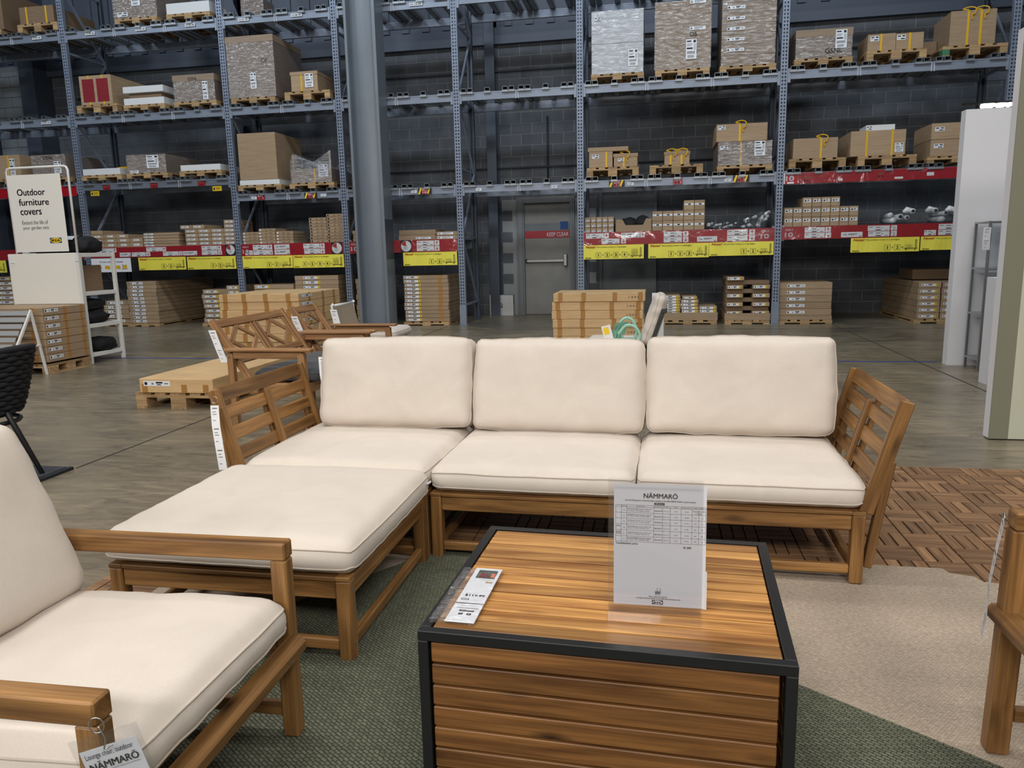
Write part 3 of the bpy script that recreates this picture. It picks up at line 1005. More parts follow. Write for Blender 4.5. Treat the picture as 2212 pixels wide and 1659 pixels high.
for i, (bxx, oo) in enumerate(((-10.15, w1), (-9.75, w1), (-8.05, w2))):
    q = MB()
    for k in range(3): q.tube([(k * .07 - .07, 0, 0.02), (k * .07 - .05, .12, .045), (k * .07 - .02, .2, .02)], 0.022, 6)
    o = q.build('bagged_part', 'clear_bag' if i != 1 else 'strap_yellow', None, (bxx, 12.95, 2.903 if i < 2 else 2.893))
    tag(o, ['clear bagged parts on the left white tray', 'coiled yellow strap on the left white tray', 'clear bagged parts on the right white tray'][i], 'bag')
load(-7.235, -6.515, 2.592, 3.386, 'carton', 'tall plain brown carton standing in a white tray', d=1.0, straps=())
load(-7.25, -6.49, PL(Z1), 2.59, 'white_board', 'white tray under the tall plain brown carton', pal='pallet under the tall plain brown carton', palz=Z1, bh=LOWB, name='tray_carton')
# v-shaped wrapped load
vo = load(-6.26, -5.51, PL(Z1), 2.74, 'carton_grey', 'wrapped carton base with V-shaped film top and yellow strap', d=.9, lab=[('ship', .14, -.02, .17, .2)], straps=(.06,), pal='pallet under the V-shaped wrapped load', palz=Z1, bh=LOWB)
hx, hy, hz = DIM[vo.name]
q = MB(); e = .008
fr = [(-hx - e, -hz), (hx + e, -hz), (hx + e, hz + .3), (.06, hz + .11), (-hx + .05, hz + .27), (-hx - e, hz + .12)]
n = len(fr)
for (x, z) in fr: q.v.append((x, -hy - e, z))
for (x, z) in fr: q.v.append((x, hy + e, z))
q.f.append(tuple(range(n))); q.i.append(0); q.f.append(tuple(range(n, 2 * n))[::-1]); q.i.append(0)
for k in range(n): q.f.append((k, (k + 1) % n, n + (k + 1) % n, n + k)); q.i.append(0)
q.build('plastic_wrap', 'stretch_wrap', vo)
block('corner_post', vo, hx - .04, hx - .005, -hy + .01, -hy + .05, hz, hz + .29, 'carton')
block('corner_post', vo, -hx + .03, -hx + .06, -hy + .01, -hy + .05, hz, hz + .24, 'carton')

# --- second level, right
load(-1.06, -0.68, PT(Z1), 2.80, 'carton', 'taller strapped carton on the pallet above bin 13', lab=[('small', -.14, .02, .11, .06)], straps=(.09,), d=.6, pal='pale pallet carrying two strapped cartons above bin 13', palz=(Z1, -.68))
load(-1.08, -0.43, 2.803, 2.87, 'carton', 'flat cardboard lid lying across the cartons above bin 13', d=.6, name='flat_carton', cat='carton')
load(-0.66, -0.285, PT(Z1), 2.755, 'carton', 'shorter strapped carton on the pallet above bin 13', lid=.05, lab=[('small', -.12, -.02, .09, .05)], straps=(-.03,), loop=True, d=.6)
load(0.142, 0.53, PT(Z1), 2.75, 'carton', 'small carton with tangled yellow strap above bin 14', lid=.045, straps=(-.1, .07), loop=True, d=.6, pal='pallet carrying the small carton above bin 14', palz=(Z1, .325))
load(0.28, 0.5, 2.755, 2.81, 'carton_dark', 'small dark box on top of the carton above bin 14', d=.3, y0=12.85)
load(0.97, 1.775, PL(Z1), 2.86, 'carton_grey', 'lower wrapped ribbed carton above bin 15', wrapd=True, lab=[('ship', .14, -.05, .16, .22), ('small', -.38, .06, .12, .06)], pal='pallet under the two cartons above bin 15', palz=Z1, bh=LOWB, straps=(-.06,))
load(0.94, 1.71, 2.875, 3.14, 'carton', 'upper plain carton with yellow strap above bin 15', lab=[('small', -.36, .05, .11, .06)], straps=(-.03,), loop=True, d=.9, y0=12.8)
load(2.09, 2.74, PT(Z1s), 2.86, 'carton', 'single carton with yellow strap bow above bin 16', straps=(.08,), loop=True, d=.7, pal='pallet carrying the single carton above bin 16', palz=(Z1s, 2.45))
load(2.92, 3.7, PT(Z1s), 2.93, 'carton', 'open topped carton with two yellow straps above bin 17', straps=(-.16, .2), lab=[('ship', .24, -.14, .12, .13)], d=.8, pal='pallet carrying the open topped carton above bin 17', palz=(Z1s, 3.45))
load(3.15, 3.56, 2.935, 3.02, 'white_board', 'small white box lying on the open topped carton', d=.4, y0=12.8, lab=[('small', -.2, -.03, .08, .06)])
load(4.05, 4.8, 2.757, 2.99, 'carton', 'upper of two stacked cartons beside the white partition', lab=[('small', -.33, .0, .13, .06)], d=.8)
load(4.05, 4.8, PL(Z1s), 2.753, 'carton', 'lower of two stacked cartons beside the white partition', lab=[('small', -.33, .0, .13, .06)], d=.8, pal='pallet under the two stacked cartons by the partition', palz=Z1s, bh=LOWB)


# --- lowest shelf and floor: rows and stacks of flat cartons
def row(xs, z0, z1, where, rowname, mat='carton', lab=None, d=.6, y0=12.76, jit=0.008, group=None):
    n = len(xs) - 1
    for k in range(n):
        nm = 'leftmost' if k == 0 else ('rightmost' if k == n - 1 else ORD[k] + ' from left')
        if n == 1: nm = 'single'
        o = carton(xs[k] + .003, xs[k + 1] - .003, y0 + random.uniform(0, jit), d, z0 + .001, z1 - .002, mat, '%s carton in the %s row, %s' % (nm, rowname, where), group or where)
        hx, hy, hz = DIM[o.name]
        if lab: stick(o, lab[0], -hx + 2 * hx * lab[1], -hz + 2 * hz * lab[2], 2 * hx * lab[3], 2 * hz * lab[4], -hy)


def stack(x0, x1, z0, n, h, where, mat='carton', lab=None, d=1.0, y0=12.76, jit=0.01, tapes=(), first='bottom', side=None, noun='flat carton', rz=0.0):
    """n cartons lying on one another"""
    out = []
    for k in range(n):
        j = random.uniform(-jit, jit)
        o = carton(x0 + j, x1 + j, y0 + random.uniform(0, jit), d, z0 + k * h + .001, z0 + (k + 1) * h - .002, mat, '%s %s from the bottom, %s' % (ORD[k], noun, where), where)
        hx, hy, hz = DIM[o.name]
        if rz: o.rotation_euler = (0, 0, rz)
        if lab: stick(o, lab[0], -hx + 2 * hx * lab[1], -hz + 2 * hz * lab[2], 2 * hx * lab[3], 2 * hz * lab[4], -hy)
        if side: stick(o, side[0], -hy + side[1], -hz + 2 * hz * side[2], side[3], 2 * hz * side[4], hx, side='side')
        for (f, wd) in tapes:
            f2 = f + random.uniform(-.012, .012)
            q = MB(); xx = -hx + 2 * hx * f2
            q.box(xx, xx + wd, -hy - .0015, -hy, -hz * .98, hz); q.box(xx, xx + wd, -hy - .0015, -hy + .1, hz - .0005, hz + .001)
            q.build('tape_strip', 'carton_tape', o)
        out.append(o)
    return out


A = 'left shelf beside black bags'
row([-10.42, -10.13, -9.87, -9.60, -9.33], 1.476, 1.565, A, 'bottom', 'carton', ('blank', .3, .35, .45, .4))
row([-10.42, -10.13, -9.87, -9.60, -9.33], 1.566, 1.645, A, 'second', 'carton', ('blank', .3, .35, .45, .4))
row([-10.41, -10.13, -9.87, -9.62], 1.646, 1.722, A, 'third', 'carton', ('blank', .3, .35, .45, .4))
row([-10.40, -10.15], 1.723, 1.80, A, 'top', 'carton')
stack(-9.31, -8.58, 1.476, 5, .051, 'long flat boxes left shelf', lab=('bar', .03, .2, .25, .6), d=.7)
G = 'gridded boxes left of second upright'
gx = [-8.45, -8.19, -7.93, -7.67, -7.42]
for k, rn in enumerate(('bottom', 'second', 'third', 'fourth')):
    row(gx, 1.476 + k * .074, 1.476 + (k + 1) * .074, G, rn, 'carton', ('bar', .12, .35, .66, .42))
row([-7.66, -7.42], 1.773, 1.848, G, 'fifth right', 'carton', ('bar', .12, .35, .66, .42))
row([-7.66, -7.42], 1.849, 1.923, G, 'sixth right', 'carton', ('bar', .12, .35, .66, .42))
row([-8.54, -8.29, -8.05], 1.773, 1.85, G, 'fifth left', 'carton', ('bar', .12, .35, .6, .42))
for (a, b, n, wh, lk) in ((-7.31, -6.995, 4, 'pale dot boxes right of upright', 'blank'), (-6.99, -6.665, 5, 'second pile of pale dot boxes', 'blank'), (-6.66, -6.33, 4, 'third pile of pale dot boxes', 'blank'), (-6.005, -5.68, 8, 'black dot pile left of column', 'dot'), (-5.675, -5.37, 9, 'tallest black dot pile by column', 'dot')):
    hs = stack(a, b, 1.476, n, .0545, wh, d=.55, jit=.006)
    for o in hs:
        hx, hy, hz = DIM[o.name]
        q = MB(); q.disc(-hx + .035, 0, .016, z=.0015, i=0 if lk == 'blank' else 1, n=10)
        q.quad(-hx + .13, -.012, -hx + .17, .006, .0015, 2); q.quad(-hx + .21, -.008, -hx + .27, .008, .0015, 2)
        q.build('printed_mark', ['paper', 'ink', 'carton_dark'], o, (0, -hy - .001, 0), FRONT)
stack(-5.2, -5.03, 1.476, 3, .064, 'narrow pile left behind the column', d=.6)
stack(-4.43, -3.76, 1.476, 2, .09, 'wide pair right behind the column', y0=12.95, d=.6)
stack(-4.085, -3.70, 1.476, 1, .064, 'low box right of the column', lab=('bar', .08, .3, .7, .5), d=.18)
stack(-3.695, -3.31, 1.476, 2, .068, 'pair left of the fire door', lab=('bar', .08, .25, .7, .5), d=.6)

G = 'little boxes right of fire door'
for k, rn in enumerate(('bottom', 'middle', 'top')):
    row([-1.14, -1.045, -.95, -.855, -.76, -.66], 1.521 + k * .084, 1.521 + (k + 1) * .084, G, rn, 'carton', ('small', .25, .12, .65, .42), d=.5)
G = 'banded boxes beside open carton'
xs = [-.042, .124, .29, .456, .622, .788]
for k, rn in enumerate(('bottom', 'second')):
    row(xs, 1.525 + k * .157, 1.525 + (k + 1) * .157, G, rn, 'carton', ('stripe', .04, .5, .9, .2), d=.5)
row(xs[3:], 1.839, 1.997, G, 'top', 'carton', ('stripe', .04, .5, .9, .2), d=.5)
G = 'square label boxes by bin 16'
xs = [1.997 + .1378 * k for k in range(9)]
for k, rn in enumerate(('bottom', 'second')):
    row(xs, 1.532 + k * .149, 1.532 + (k + 1) * .149, G, rn, 'carton', ('dot', .12, .5, .78, .3), d=.5)
row(xs[2:7][:5], 1.830, 1.978, G, 'top', 'carton', ('dot', .12, .5, .78, .3), d=.5)

# open carton holding black cloth
oc = thing('open_carton', 'open brown carton with cut front holding black cloth', 'carton', (-.34, 13.0, 1.52))
q = MB()
fr = [(-.285, 0), (.285, 0), (.285, .21), (.20, .21), (.15, .11), (-.13, .11), (-.18, .20), (-.285, .20)]
for y in (-.25, -.245):
    for (x, z) in fr: q.v.append((x, y, z))
n = len(fr); q.f += [tuple(range(n)), tuple(range(n, 2 * n))[::-1]] + [(k, n + k, n + (k + 1) % n, (k + 1) % n) for k in range(n)]; q.i = [0] * len(q.f)
q.build('front_panel', 'carton', oc)
block('side_panel', oc, -.285, -.28, -.245, .3, 0, .2, 'carton'); block('side_panel', oc, .28, .285, -.245, .3, 0, .21, 'carton')
block('back_panel', oc, -.28, .28, .295, .3, 0, .2, 'carton'); block('base_panel', oc, -.28, .28, -.245, .295, 0, .006, 'carton')


def lump(name, loc, dims, mat, label, cat, seed, amp=.25, freq=2.2, res=20, group=None, boxy=0):
    bm = bmesh.new()
    bmesh.ops.create_uvsphere(bm, u_segments=res, v_segments=res // 2, radius=1)
    for v in bm.verts:
        n = v.co.normalized()
        if boxy: n = Vector([math.copysign(abs(c) ** boxy, c) for c in n])
        k = 1 + amp * noise.noise(n * freq + Vector((seed * 7.1, seed * 3.3, 0))) + amp * .4 * noise.noise(n * freq * 3 + Vector((0, seed, 0)))
        v.co = Vector((n.x * dims[0] * k, n.y * dims[1] * k, max(n.z * dims[2] * k, -dims[2])))
    me = bpy.data.meshes.new(name); bm.to_mesh(me); bm.free()
    finish(me, mat, True)
    o = obj(name, me, None, loc)
    if label: tag(o, label, cat, group)
    return o


lump('folded_cloth', (-.42, 13.0, 1.64), (.16, .18, .12), 'black_cloth', 'left heap of black cloth inside the open carton', 'cloth', 1)
lump('folded_cloth', (-.2, 13.02, 1.66), (.15, .18, .13), 'black_cloth', 'right heap of black cloth inside the open carton', 'cloth', 2)


# clear bags of white tubes
def tube_bag(x0, x1, z0, z1, n, label, seed, r0=.018):
    rnd = random.Random(seed)
    t = thing('tube_bag', label, 'bag', ((x0 + x1) / 2, 12.78, z0))
    w = x1 - x0; h = z1 - z0
    for k in range(n):
        x = -w / 2 + .05 + (w - .1) * rnd.random()
        top = h * (.35 + .5 * (0.5 + x / w)) if seed == 2 else h * .6
        z = .025 + rnd.random() * top
        r = r0 * rnd.uniform(.8, 1.5)
        z = max(z, r / .9 + .012)
        q = MB()
        y0 = rnd.uniform(0, .08); dx = rnd.uniform(-.05, .05)
        q.tube([(x, y0, z), (x + dx, y0 + .5, z * .9 + .005)], r, 10)
        if k % 3 == 0: q.tube([(x, y0 - .004, z), (x, y0 + .001, z)], r * .62, 8, 1)
        q.build('white_tube', ['white_gloss', 'ink'], t, smooth=True)
    bm = bmesh.new()
    bmesh.ops.create_icosphere(bm, subdivisions=4, radius=1)
    for v in bm.verts:
        nn = v.co.normalized()
        k = 1 + .3 * noise.noise(nn * 3 + Vector((seed * 5, 0, 0))) + .12 * noise.noise(nn * 9)
        zt = nn.z * h * .62 * k + h * .42
        if seed == 2: zt *= .75 + .5 * nn.x * .6
        v.co = Vector((nn.x * w * .53, nn.y * .34 * k + .22, max(zt, 0.004)))
    me = bpy.data.meshes.new('bag'); bm.to_mesh(me); bm.free(); finish(me, 'clear_bag', True)
    obj('clear_film', me, t)
    return t


tube_bag(.80, 1.33, 1.524, 1.66, 12, 'low clear bag of white tubes beside the banded boxes', 1, .014)
tube_bag(1.34, 1.83, 1.524, 1.82, 20, 'heaped clear bag of white tubes above the aisle number', 2, .02)
tb = tube_bag(3.5, 4.75, 1.534, 1.76, 9, 'long clear bag of white tubes beside the white partition', 3, .032)
for k, (x, z) in enumerate(((-.3, .19), (0.02, .19), (.3, .19))):
    q = MB(); q.tube([(x - .07, .03, z - .01), (x - .02, .05, z + .02), (x + .06, .04, z)], .045, 9, rad=[.02, .05, .042])
    q.tube([(x + .06, .0, z), (x + .06, .12, z)], .04, 10); q.tube([(x + .06, -.004, z), (x + .06, .001, z)], .024, 10, 1)
    q.build('white_bracket', ['white_gloss', 'ink'], tb, smooth=True)

# --- floor level
F = 'floor stack with black dots behind covers shelf'
pallet(-9.46, 12.75, 0, 'pallet under the tall carton stack right of the shelf', .62, 1.9, bh=.002)
zz = 0.066
stack(-9.77, -9.155, zz, 11, .0712, 'tall dotted stack right of shelf', lab=('dot', .14, .15, .42, .65), d=1.9, y0=12.76)
stack(-10.33, -9.79, .066, 5, .085, 'uneven pile seen through white shelf', lab=('dot', .1, .2, .6, .6), d=.8, y0=12.8, jit=.03)
pallet(-10.06, 12.8, 0, 'pallet under the uneven pile behind the white shelf', .6, .9, bh=.002)
stack(-12.9, -12.2, .066, 10, .092, 'yellow label pile at left edge', lab=('yel', .3, .25, .6, .5), d=.8, y0=12.8, jit=.03)
pallet(-12.55, 12.8, 0, 'pallet under the yellow label pile at left edge', .7, .9, bh=.002)
stack(-8.22, -7.70, .066, 7, .0875, 'yellow label pile left of second upright', lab=('yel', .08, .3, .55, .45), d=.8, jit=.03)
stack(-7.72, -7.45, .066, 8, .085, 'narrow yellow label pile by second upright', lab=('yel', .1, .3, .8, .45), d=.8, jit=.02)
pallet(-7.85, 12.74, 0, 'pallet under the piles left of second upright', .8, .9, bh=.002)
stack(-7.17, -6.40, .066, 8, .086, 'half hidden pile behind the big boxes', lab=('yel', .05, .3, .35, .45), d=.8, jit=.03)
pallet(-6.8, 12.74, 0, 'pallet under the half hidden pile behind the big boxes', .8, .9, bh=.002)
stack(-6.36, -5.53, .066, 10, .0835, 'wide yellow label pile left of column', lab=('yel', .2, .3, .38, .5), d=1.1, jit=.015)
pallet(-5.95, 12.74, 0, 'pallet under the wide pile left of the column', .83, 1.15, bh=.002)
stack(-4.318, -3.51, .066, 12, .0672, 'tall yellow label pile left of the fire door', lab=('yel', .03, .2, .35, .62), d=1.1, jit=.008, tapes=((.78, .07),))
pallet(-3.92, 12.74, 0, 'pallet under the tall pile left of the fire door', .83, 1.15, bh=.002)


def tray(x0, x1, z0, z1, label, d=1.0, y0=12.76):
    t = thing('cardboard_tray', label, 'tray', ((x0 + x1) / 2, y0 + d / 2, z0))
    w = (x1 - x0) / 2; h = z1 - z0
    block('front_panel', t, -w, w, -d / 2, -d / 2 + .006, 0, h, 'carton'); block('back_panel', t, -w, w, d / 2 - .006, d / 2, 0, h, 'carton')
    block('side_panel', t, -w, -w + .006, -d / 2 + .006, d / 2 - .006, 0, h, 'carton'); block('side_panel', t, w - .006, w, -d / 2 + .006, d / 2 - .006, 0, h, 'carton')
    block('base_panel', t, -w + .006, w - .006, -d / 2 + .006, d / 2 - .006, 0, .006, 'carton')


tray(.075, 1.025, .066, .192, 'low cardboard tray holding flat boxes right of centre')
pallet(.55, 12.74, 0, 'pallet under the tray of flat boxes right of centre', .93, 1.05, bh=.002)
stack(.10, .43, .074, 9, .045, 'left pile in the low tray', lab=('yel', .04, .1, .85, .8), d=.8, y0=12.79, jit=.006)
stack(.44, .72, .074, 6, .055, 'middle pile in the low tray', lab=('yel', .04, .15, .85, .7), d=.8, y0=12.79, jit=.008)
stack(.73, 1.01, .074, 4, .055, 'right pile in the low tray', lab=('yel', .04, .15, .85, .7), d=.7, y0=12.79, jit=.004)
stack(.46, .70, .405, 1, .05, 'box bridging the piles in the low tray', lab=('yel', .1, .15, .75, .7), d=.6, y0=12.85, jit=.0)
tray(1.136, 1.85, .066, .178, 'low cardboard tray under the crossed flat boxes')
pallet(1.49, 12.74, 0, 'pallet under the crossed flat boxes', .7, 1.05, bh=.002)
for k in range(5):
    z = .076 + k * .14
    P = 'crossed pile left of post at bin 15'
    o = carton(1.15, 1.83, 12.84, .75, z, z + .066, 'carton_dark', '%s wide flat box from the bottom, %s' % (ORD[k], P), P)
    if k < 4:
        z2 = z + .068
        for sx0, sx1, nm in ((1.16, 1.42, 'left'), (1.565, 1.835, 'right')):
            o = carton(sx0, sx1, 12.79, .8, z2, z2 + .068, 'carton', '%s %s end box from the bottom, %s' % (ORD[k], nm, P), P)
            hx, hy, hz = DIM[o.name]; stick(o, 'yel', -hx + .02, -.02, .2, .04, -hy)
    else:
        z2 = z + .068
        o = carton(1.16, 1.43, 12.79, .8, z2, z2 + .06, 'carton', 'topmost end box, ' + P, P)
        hx, hy, hz = DIM[o.name]; stick(o, 'yel', -hx + .02, -.02, .2, .04, -hy)
stack(1.975, 2.775, .066 + .07, 5, .105, 'plain stack right of post at bin 15', lab=('dot', .15, .3, .34, .42), d=1.0, jit=.004)
tray(1.97, 2.785, .066, .135, 'low cardboard tray under the plain stack of five')
pallet(2.38, 12.74, 0, 'pallet under the plain stack of five', .82, 1.05, bh=.002)
stack(4.04, 4.36, .066, 6, .097, 'left column beside white partition', lab=('yel', .1, .3, .75, .36), d=1.9, jit=.006)
stack(4.375, 4.7, .066, 6, .097, 'right column beside white partition', lab=('yel', .1, .3, .75, .36), d=1.9, jit=.006)
pallet(4.4, 12.74, 0, 'pallet under the two columns beside white partition', .82, 1.9, bh=.002)
load(4.1, 4.8, .66, .82, 'carton_dark', 'dark carton lying on the columns beside white partition', d=.7, y0=13.3)
stack(-5.2, -5.06, .001, 9, .092, 'sliver of a stack left of column', d=.7)

# ================================================================== SIGNS ON THE RACKS
def plate(name, x0, z0, w, h, y, mat, label, cat, group=None, t=0.003):
    """thin upright plate; its own XY plane is the printed face, origin at its lower left"""
    key = ('plate', round(w, 3), round(h, 3), mat)
    if key not in MESH:
        q = MB(); q.box(0, w, 0, h, -t, 0); MESH[key] = q.mesh(mat)
    o = obj(name, MESH[key], None, (x0, y, z0), FRONT)
    return tag(o, label, cat, group)


def ticket(p, x, y, w, h, kind):
    q = MB(); e = .0012
    q.quad(0, 0, w, h, 0, 0)
    if kind in ('up', 'dn'):
        cx, a = w / 2, h
        s = 1 if kind == 'up' else -1
        m = h / 2
        q.quad(cx - w * .06, m - h * .3, cx + w * .06, m + h * .3, e, 2)
        q.poly([(cx - w * .27, m + s * h * .08), (cx, m + s * h * .36), (cx + w * .27, m + s * h * .08), (cx + w * .27, m + s * h * .2 - s * h * .24), (cx, m + s * h * .2), (cx - w * .27, m + s * h * .2 - s * h * .24)], e, 2)
    elif kind == 'truck':
        q.quad(w * .1, h * .4, w * .2, h * .7, e, 1); q.quad(w * .21, h * .4, w * .26, h * .58, e, 1); q.quad(w * .11, h * .45, w * .19, h * .65, e * 2, 0)
        q.quad(w * .34, h * .55, w * .75, h * .66, e, 1); q.quad(w * .34, h * .38, w * .62, h * .44, e, 3); q.quad(w * .84, h * .1, w * .95, h * .22, e, 1)
    else:
        q.quad(w * .05, h * .66, w * .22, h * .78, e, 3); q.quad(w * .36, h * .6, w * .58, h * .74, e, 3)
        q.disc(w * .66, h * .5, h * .09, z=e, i=1, n=8); q.quad(w * .36, h * .1, w * .6, h * .26, e, 1); q.quad(w * .78, h * .12, w * .92, h * .22, e, 3)
    return obj('arrow_ticket' if kind in ('up', 'dn') else 'price_ticket', q.mesh(['paper', 'ink', 'banner_red', 'ink_grey']), p, (x, y, .0015))


def strip(x0, x1, z0, z1, label, top, bot, aisle=None, circle=None, pw=None):
    """red shelf strip with tickets; positions as fractions of its length"""
    w, h = x1 - x0, z1 - z0
    p = plate('shelf_strip', x0, z0, w, h, RY - .012, 'sign_red', label, 'shelf strip', 'red shelf strips')
    for rowy, items in ((h * .52, top), (h * .08, bot)):
        for (a, b, k) in items: ticket(p, a * w, rowy, (b - a) * w, h * .4, k)
    if aisle is not None:
        a, s = aisle
        text(p, 'AISLE', a * w, h * .68, .13 * s, h * .17, 'paper', .02); text(p, '10', a * w, h * .2, .13 * s, h * .36, 'paper', .03)
    if circle is not None:
        q = MB(); c = circle * w
        q.quad(c - .1, .004, c + .1, h - .004, 0, 0); q.disc(c, h / 2, h * .44, z=.0012, i=1, n=24)
        q.poly([(c, h / 2), (c - h * .38, h * .62), (c - h * .3, h * .82), (c - .002, h * .93)], .0024, 2)
        for k in range(4): q.quad(c - h * .22, h * (.25 + .09 * k), c + h * .1, h * (.275 + .09 * k), .0024, 3)
        q.build('round_notice', ['ink', 'paper', 'banner_red', 'ink_grey'], p, (0, 0, .0012))
    q = MB(); q.box(0, w, 0, h, 0.006, 0.007)
    q.build('clear_cover', 'strip_film', p)
    return p


def fr(x0, x1, lst): return [((a - x0) / (x1 - x0), (b - x0) / (x1 - x0), k) for a, b, k in lst]


strip(-10.40, -7.425, 1.292, 1.483, 'red shelf strip in the bay behind the covers sign',
      fr(780, 2025, [(830, 985, 't'), (985, 1015, 'up'), (1275, 1410, 't'), (1412, 1445, 'up'), (1745, 1875, 't'), (1878, 1910, 'up')]),
      fr(780, 2025, [(1040, 1135, 'truck'), (1145, 1265, 't'), (1270, 1306, 'dn'), (1415, 1545, 't'), (1548, 1580, 't'), (1585, 1705, 'truck'), (1745, 1875, 't'), (1880, 1912, 'dn')]), None, (1985 - 780) / 1245)
strip(-13.5, -10.52, 1.292, 1.483, 'red shelf strip at the left picture edge', [(.55, .67, 't'), (.68, .71, 'up')], [(.52, .6, 'truck'), (.75, .9, 't')])
strip(-7.315, -5.362, 1.268, 1.478, 'red shelf strip left of the steel column',
      fr(250, 1125, [(355, 480, 't'), (482, 523, 'up'), (540, 672, 'truck'), (790, 928, 't'), (932, 970, 'up')]),
      fr(250, 1125, [(285, 350, 't'), (355, 498, 't'), (500, 525, 'dn'), (540, 672, 'truck'), (795, 930, 't'), (932, 970, 'dn')]), (.015, .95), (1072 - 250) / 875)
strip(-5.245, -3.30, 1.272, 1.48, 'red shelf strip beside and behind the steel column',
      fr(1170, 2090, [(1750, 1895, 't'), (1900, 1940, 'up')]), fr(1170, 2090, [(1750, 1895, 't'), (1900, 1940, 'dn')]), (.012, 1.0), (1659 - 1170) / 920)
strip(-1.145, 1.855, 1.32, 1.525, 'red shelf strip under the little boxes and clear bags',
      fr(85, 1710, [(103, 260, 't'), (264, 305, 'up'), (413, 575, 't'), (580, 620, 'up'), (783, 938, 't'), (948, 993, 'up'), (1320, 1490, 't'), (1503, 1550, 'up')]),
      fr(85, 1710, [(240, 400, 't'), (413, 456, 'dn'), (783, 938, 't'), (948, 995, 'dn'), (1068, 1237, 'truck'), (1320, 1490, 't'), (1503, 1550, 'dn')]), (.93, 1.0))
strip(1.965, 5.01, 1.336, 1.532, 'red shelf strip at the right beside the white partition',
      fr(135, 1925, [(335, 510, 't'), (516, 562, 'up'), (877, 1063, 't'), (1072, 1124, 't'), (1468, 1640, 't')]),
      fr(135, 1925, [(335, 510, 't'), (516, 566, 'dn'), (652, 835, 'truck'), (883, 1063, 't'), (1074, 1124, 't'), (1352, 1450, 't'), (1468, 1640, 't')]), (.015, .95))


def banner(x0, x1, z0, z1, n, label, notext=False):
    w, h = x1 - x0, z1 - z0
    # slightly wavy hanging sheet
    q = MB(); m = 16
    for k in range(m + 1):
        x = w * k / m
        dz = .004 * math.sin(k * 1.1 + x0 * 9)
        q.v += [(x, 0, dz * 1.6), (x, h, dz * .3)]
    for k in range(m):
        q.f.append((2 * k, 2 * k + 2, 2 * k + 3, 2 * k + 1)); q.i.append(0)
    p = q.build('note_banner', 'banner_yellow', None, (x0, RY - .022, z0), FRONT)
    tag(p, label, 'banner', 'yellow note banners')
    Z = .009
    text(p, 'Note!', w * .035, h * .80, w * .165, h * .15, 'banner_red', .03, z=Z, shear=.2)
    text(p, 'This product comes in %d packages.' % n, w * .215, h * .80, w * .5, h * .105, 'ink', .012, z=Z)
    text(p, 'IKEA', w * .03, h * .06, w * .1, h * .07, 'ink', .04, z=Z, name='brand_print')
    bs = .083; step = .141
    xr = w - .27
    xsn = [xr - bs - step * (n - 1 - k) for k in range(n)]
    q = MB(); lw = .0035
    by = h * .12
    def frame(x, y, s, lw=lw):
        q.quad(x, y, x + s, y + lw, Z); q.quad(x, y + s - lw, x + s, y + s, Z); q.quad(x, y, x + lw, y + s, Z); q.quad(x + s - lw, y, x + s, y + s, Z)
    for k, x in enumerate(xsn):
        frame(x, by, bs)
        w1 = .15 if k == 0 else .4
        text(p, str(k + 1), x + bs * (.5 - w1 / 2), by + bs * .22, bs * w1, bs * .56, 'ink', .02 if k else 0.0, z=Z)
        if k < n - 1:
            c = x + (bs + step) / 2; cy = by + bs / 2
            q.quad(c - .013, cy - .0025, c + .013, cy + .0025, Z); q.quad(c - .0025, cy - .013, c + .0025, cy + .013, Z)
    cx = xr + .03; cy = by + bs / 2
    q.quad(cx - .014, cy + .006, cx + .014, cy + .011, Z); q.quad(cx - .014, cy - .011, cx + .014, cy - .006, Z)
    tx = w - .215
    q.quad(tx, by + .018, tx + .19, by + .026, Z); q.disc(tx + .03, by + .006, .009, z=Z, n=10); q.disc(tx + .155, by + .006, .009, z=Z, n=10)
    hx = tx + .155
    q.quad(hx, by + .026, hx + .006, by + .15, Z); q.quad(hx + .016, by + .026, hx + .022, by + .15, Z); q.quad(hx, by + .145, hx + .022, by + .151, Z)
    sb = .052
    pos = {2: [(0, 0), (1, 0)], 3: [(.5, 1), (0, 0), (1, 0)], 4: [(0, 1), (1, 1), (0, 0), (1, 0)]}[n]
    for k, (a, b) in enumerate(pos):
        frame(tx + .015 + a * sb, by + .027 + b * sb, sb, .0022)
        w1 = .13 if k == 0 else .36
        text(p, str(k + 1), tx + .015 + a * sb + sb * (.5 - w1 / 2), by + .027 + b * sb + sb * .22, sb * w1, sb * .56, 'ink', .01 if k else 0.0, z=Z)
    q.build('printed_diagram', 'ink', p)
    return p


banner(-13.2, -12.25, 1.06, 1.29, 2, 'yellow note banner cut off by the left picture edge')
banner(-9.398, -8.425, 1.053, 1.284, 2, 'left two-package yellow banner in the bay behind the sign')
banner(-8.402, -7.43, 1.049, 1.278, 2, 'right two-package yellow banner in the bay behind the sign')
banner(-7.296, -6.325, 1.048, 1.268, 2, 'two-package yellow banner left of the steel column')
banner(-6.318, -5.36, 1.042, 1.266, 4, 'four-package yellow banner left of the steel column')
banner(-4.27, -3.31, 1.042, 1.268, 2, 'two-package yellow banner between column and fire door')
banner(-1.15, -.172, 1.09, 1.318, 4, 'four-package yellow banner right of the fire door')
banner(-.1, .858, 1.088, 1.318, 3, 'three-package yellow banner below the banded boxes')
banner(.862, 1.848, 1.105, 1.318, 2, 'two-package yellow banner beside the aisle ten number')
banner(2.99, 3.975, 1.116, 1.334, 2, 'two-package yellow banner left of the white partition')
banner(3.992, 4.95, 1.13, 1.334, 2, 'yellow banner partly hidden by the white partition')
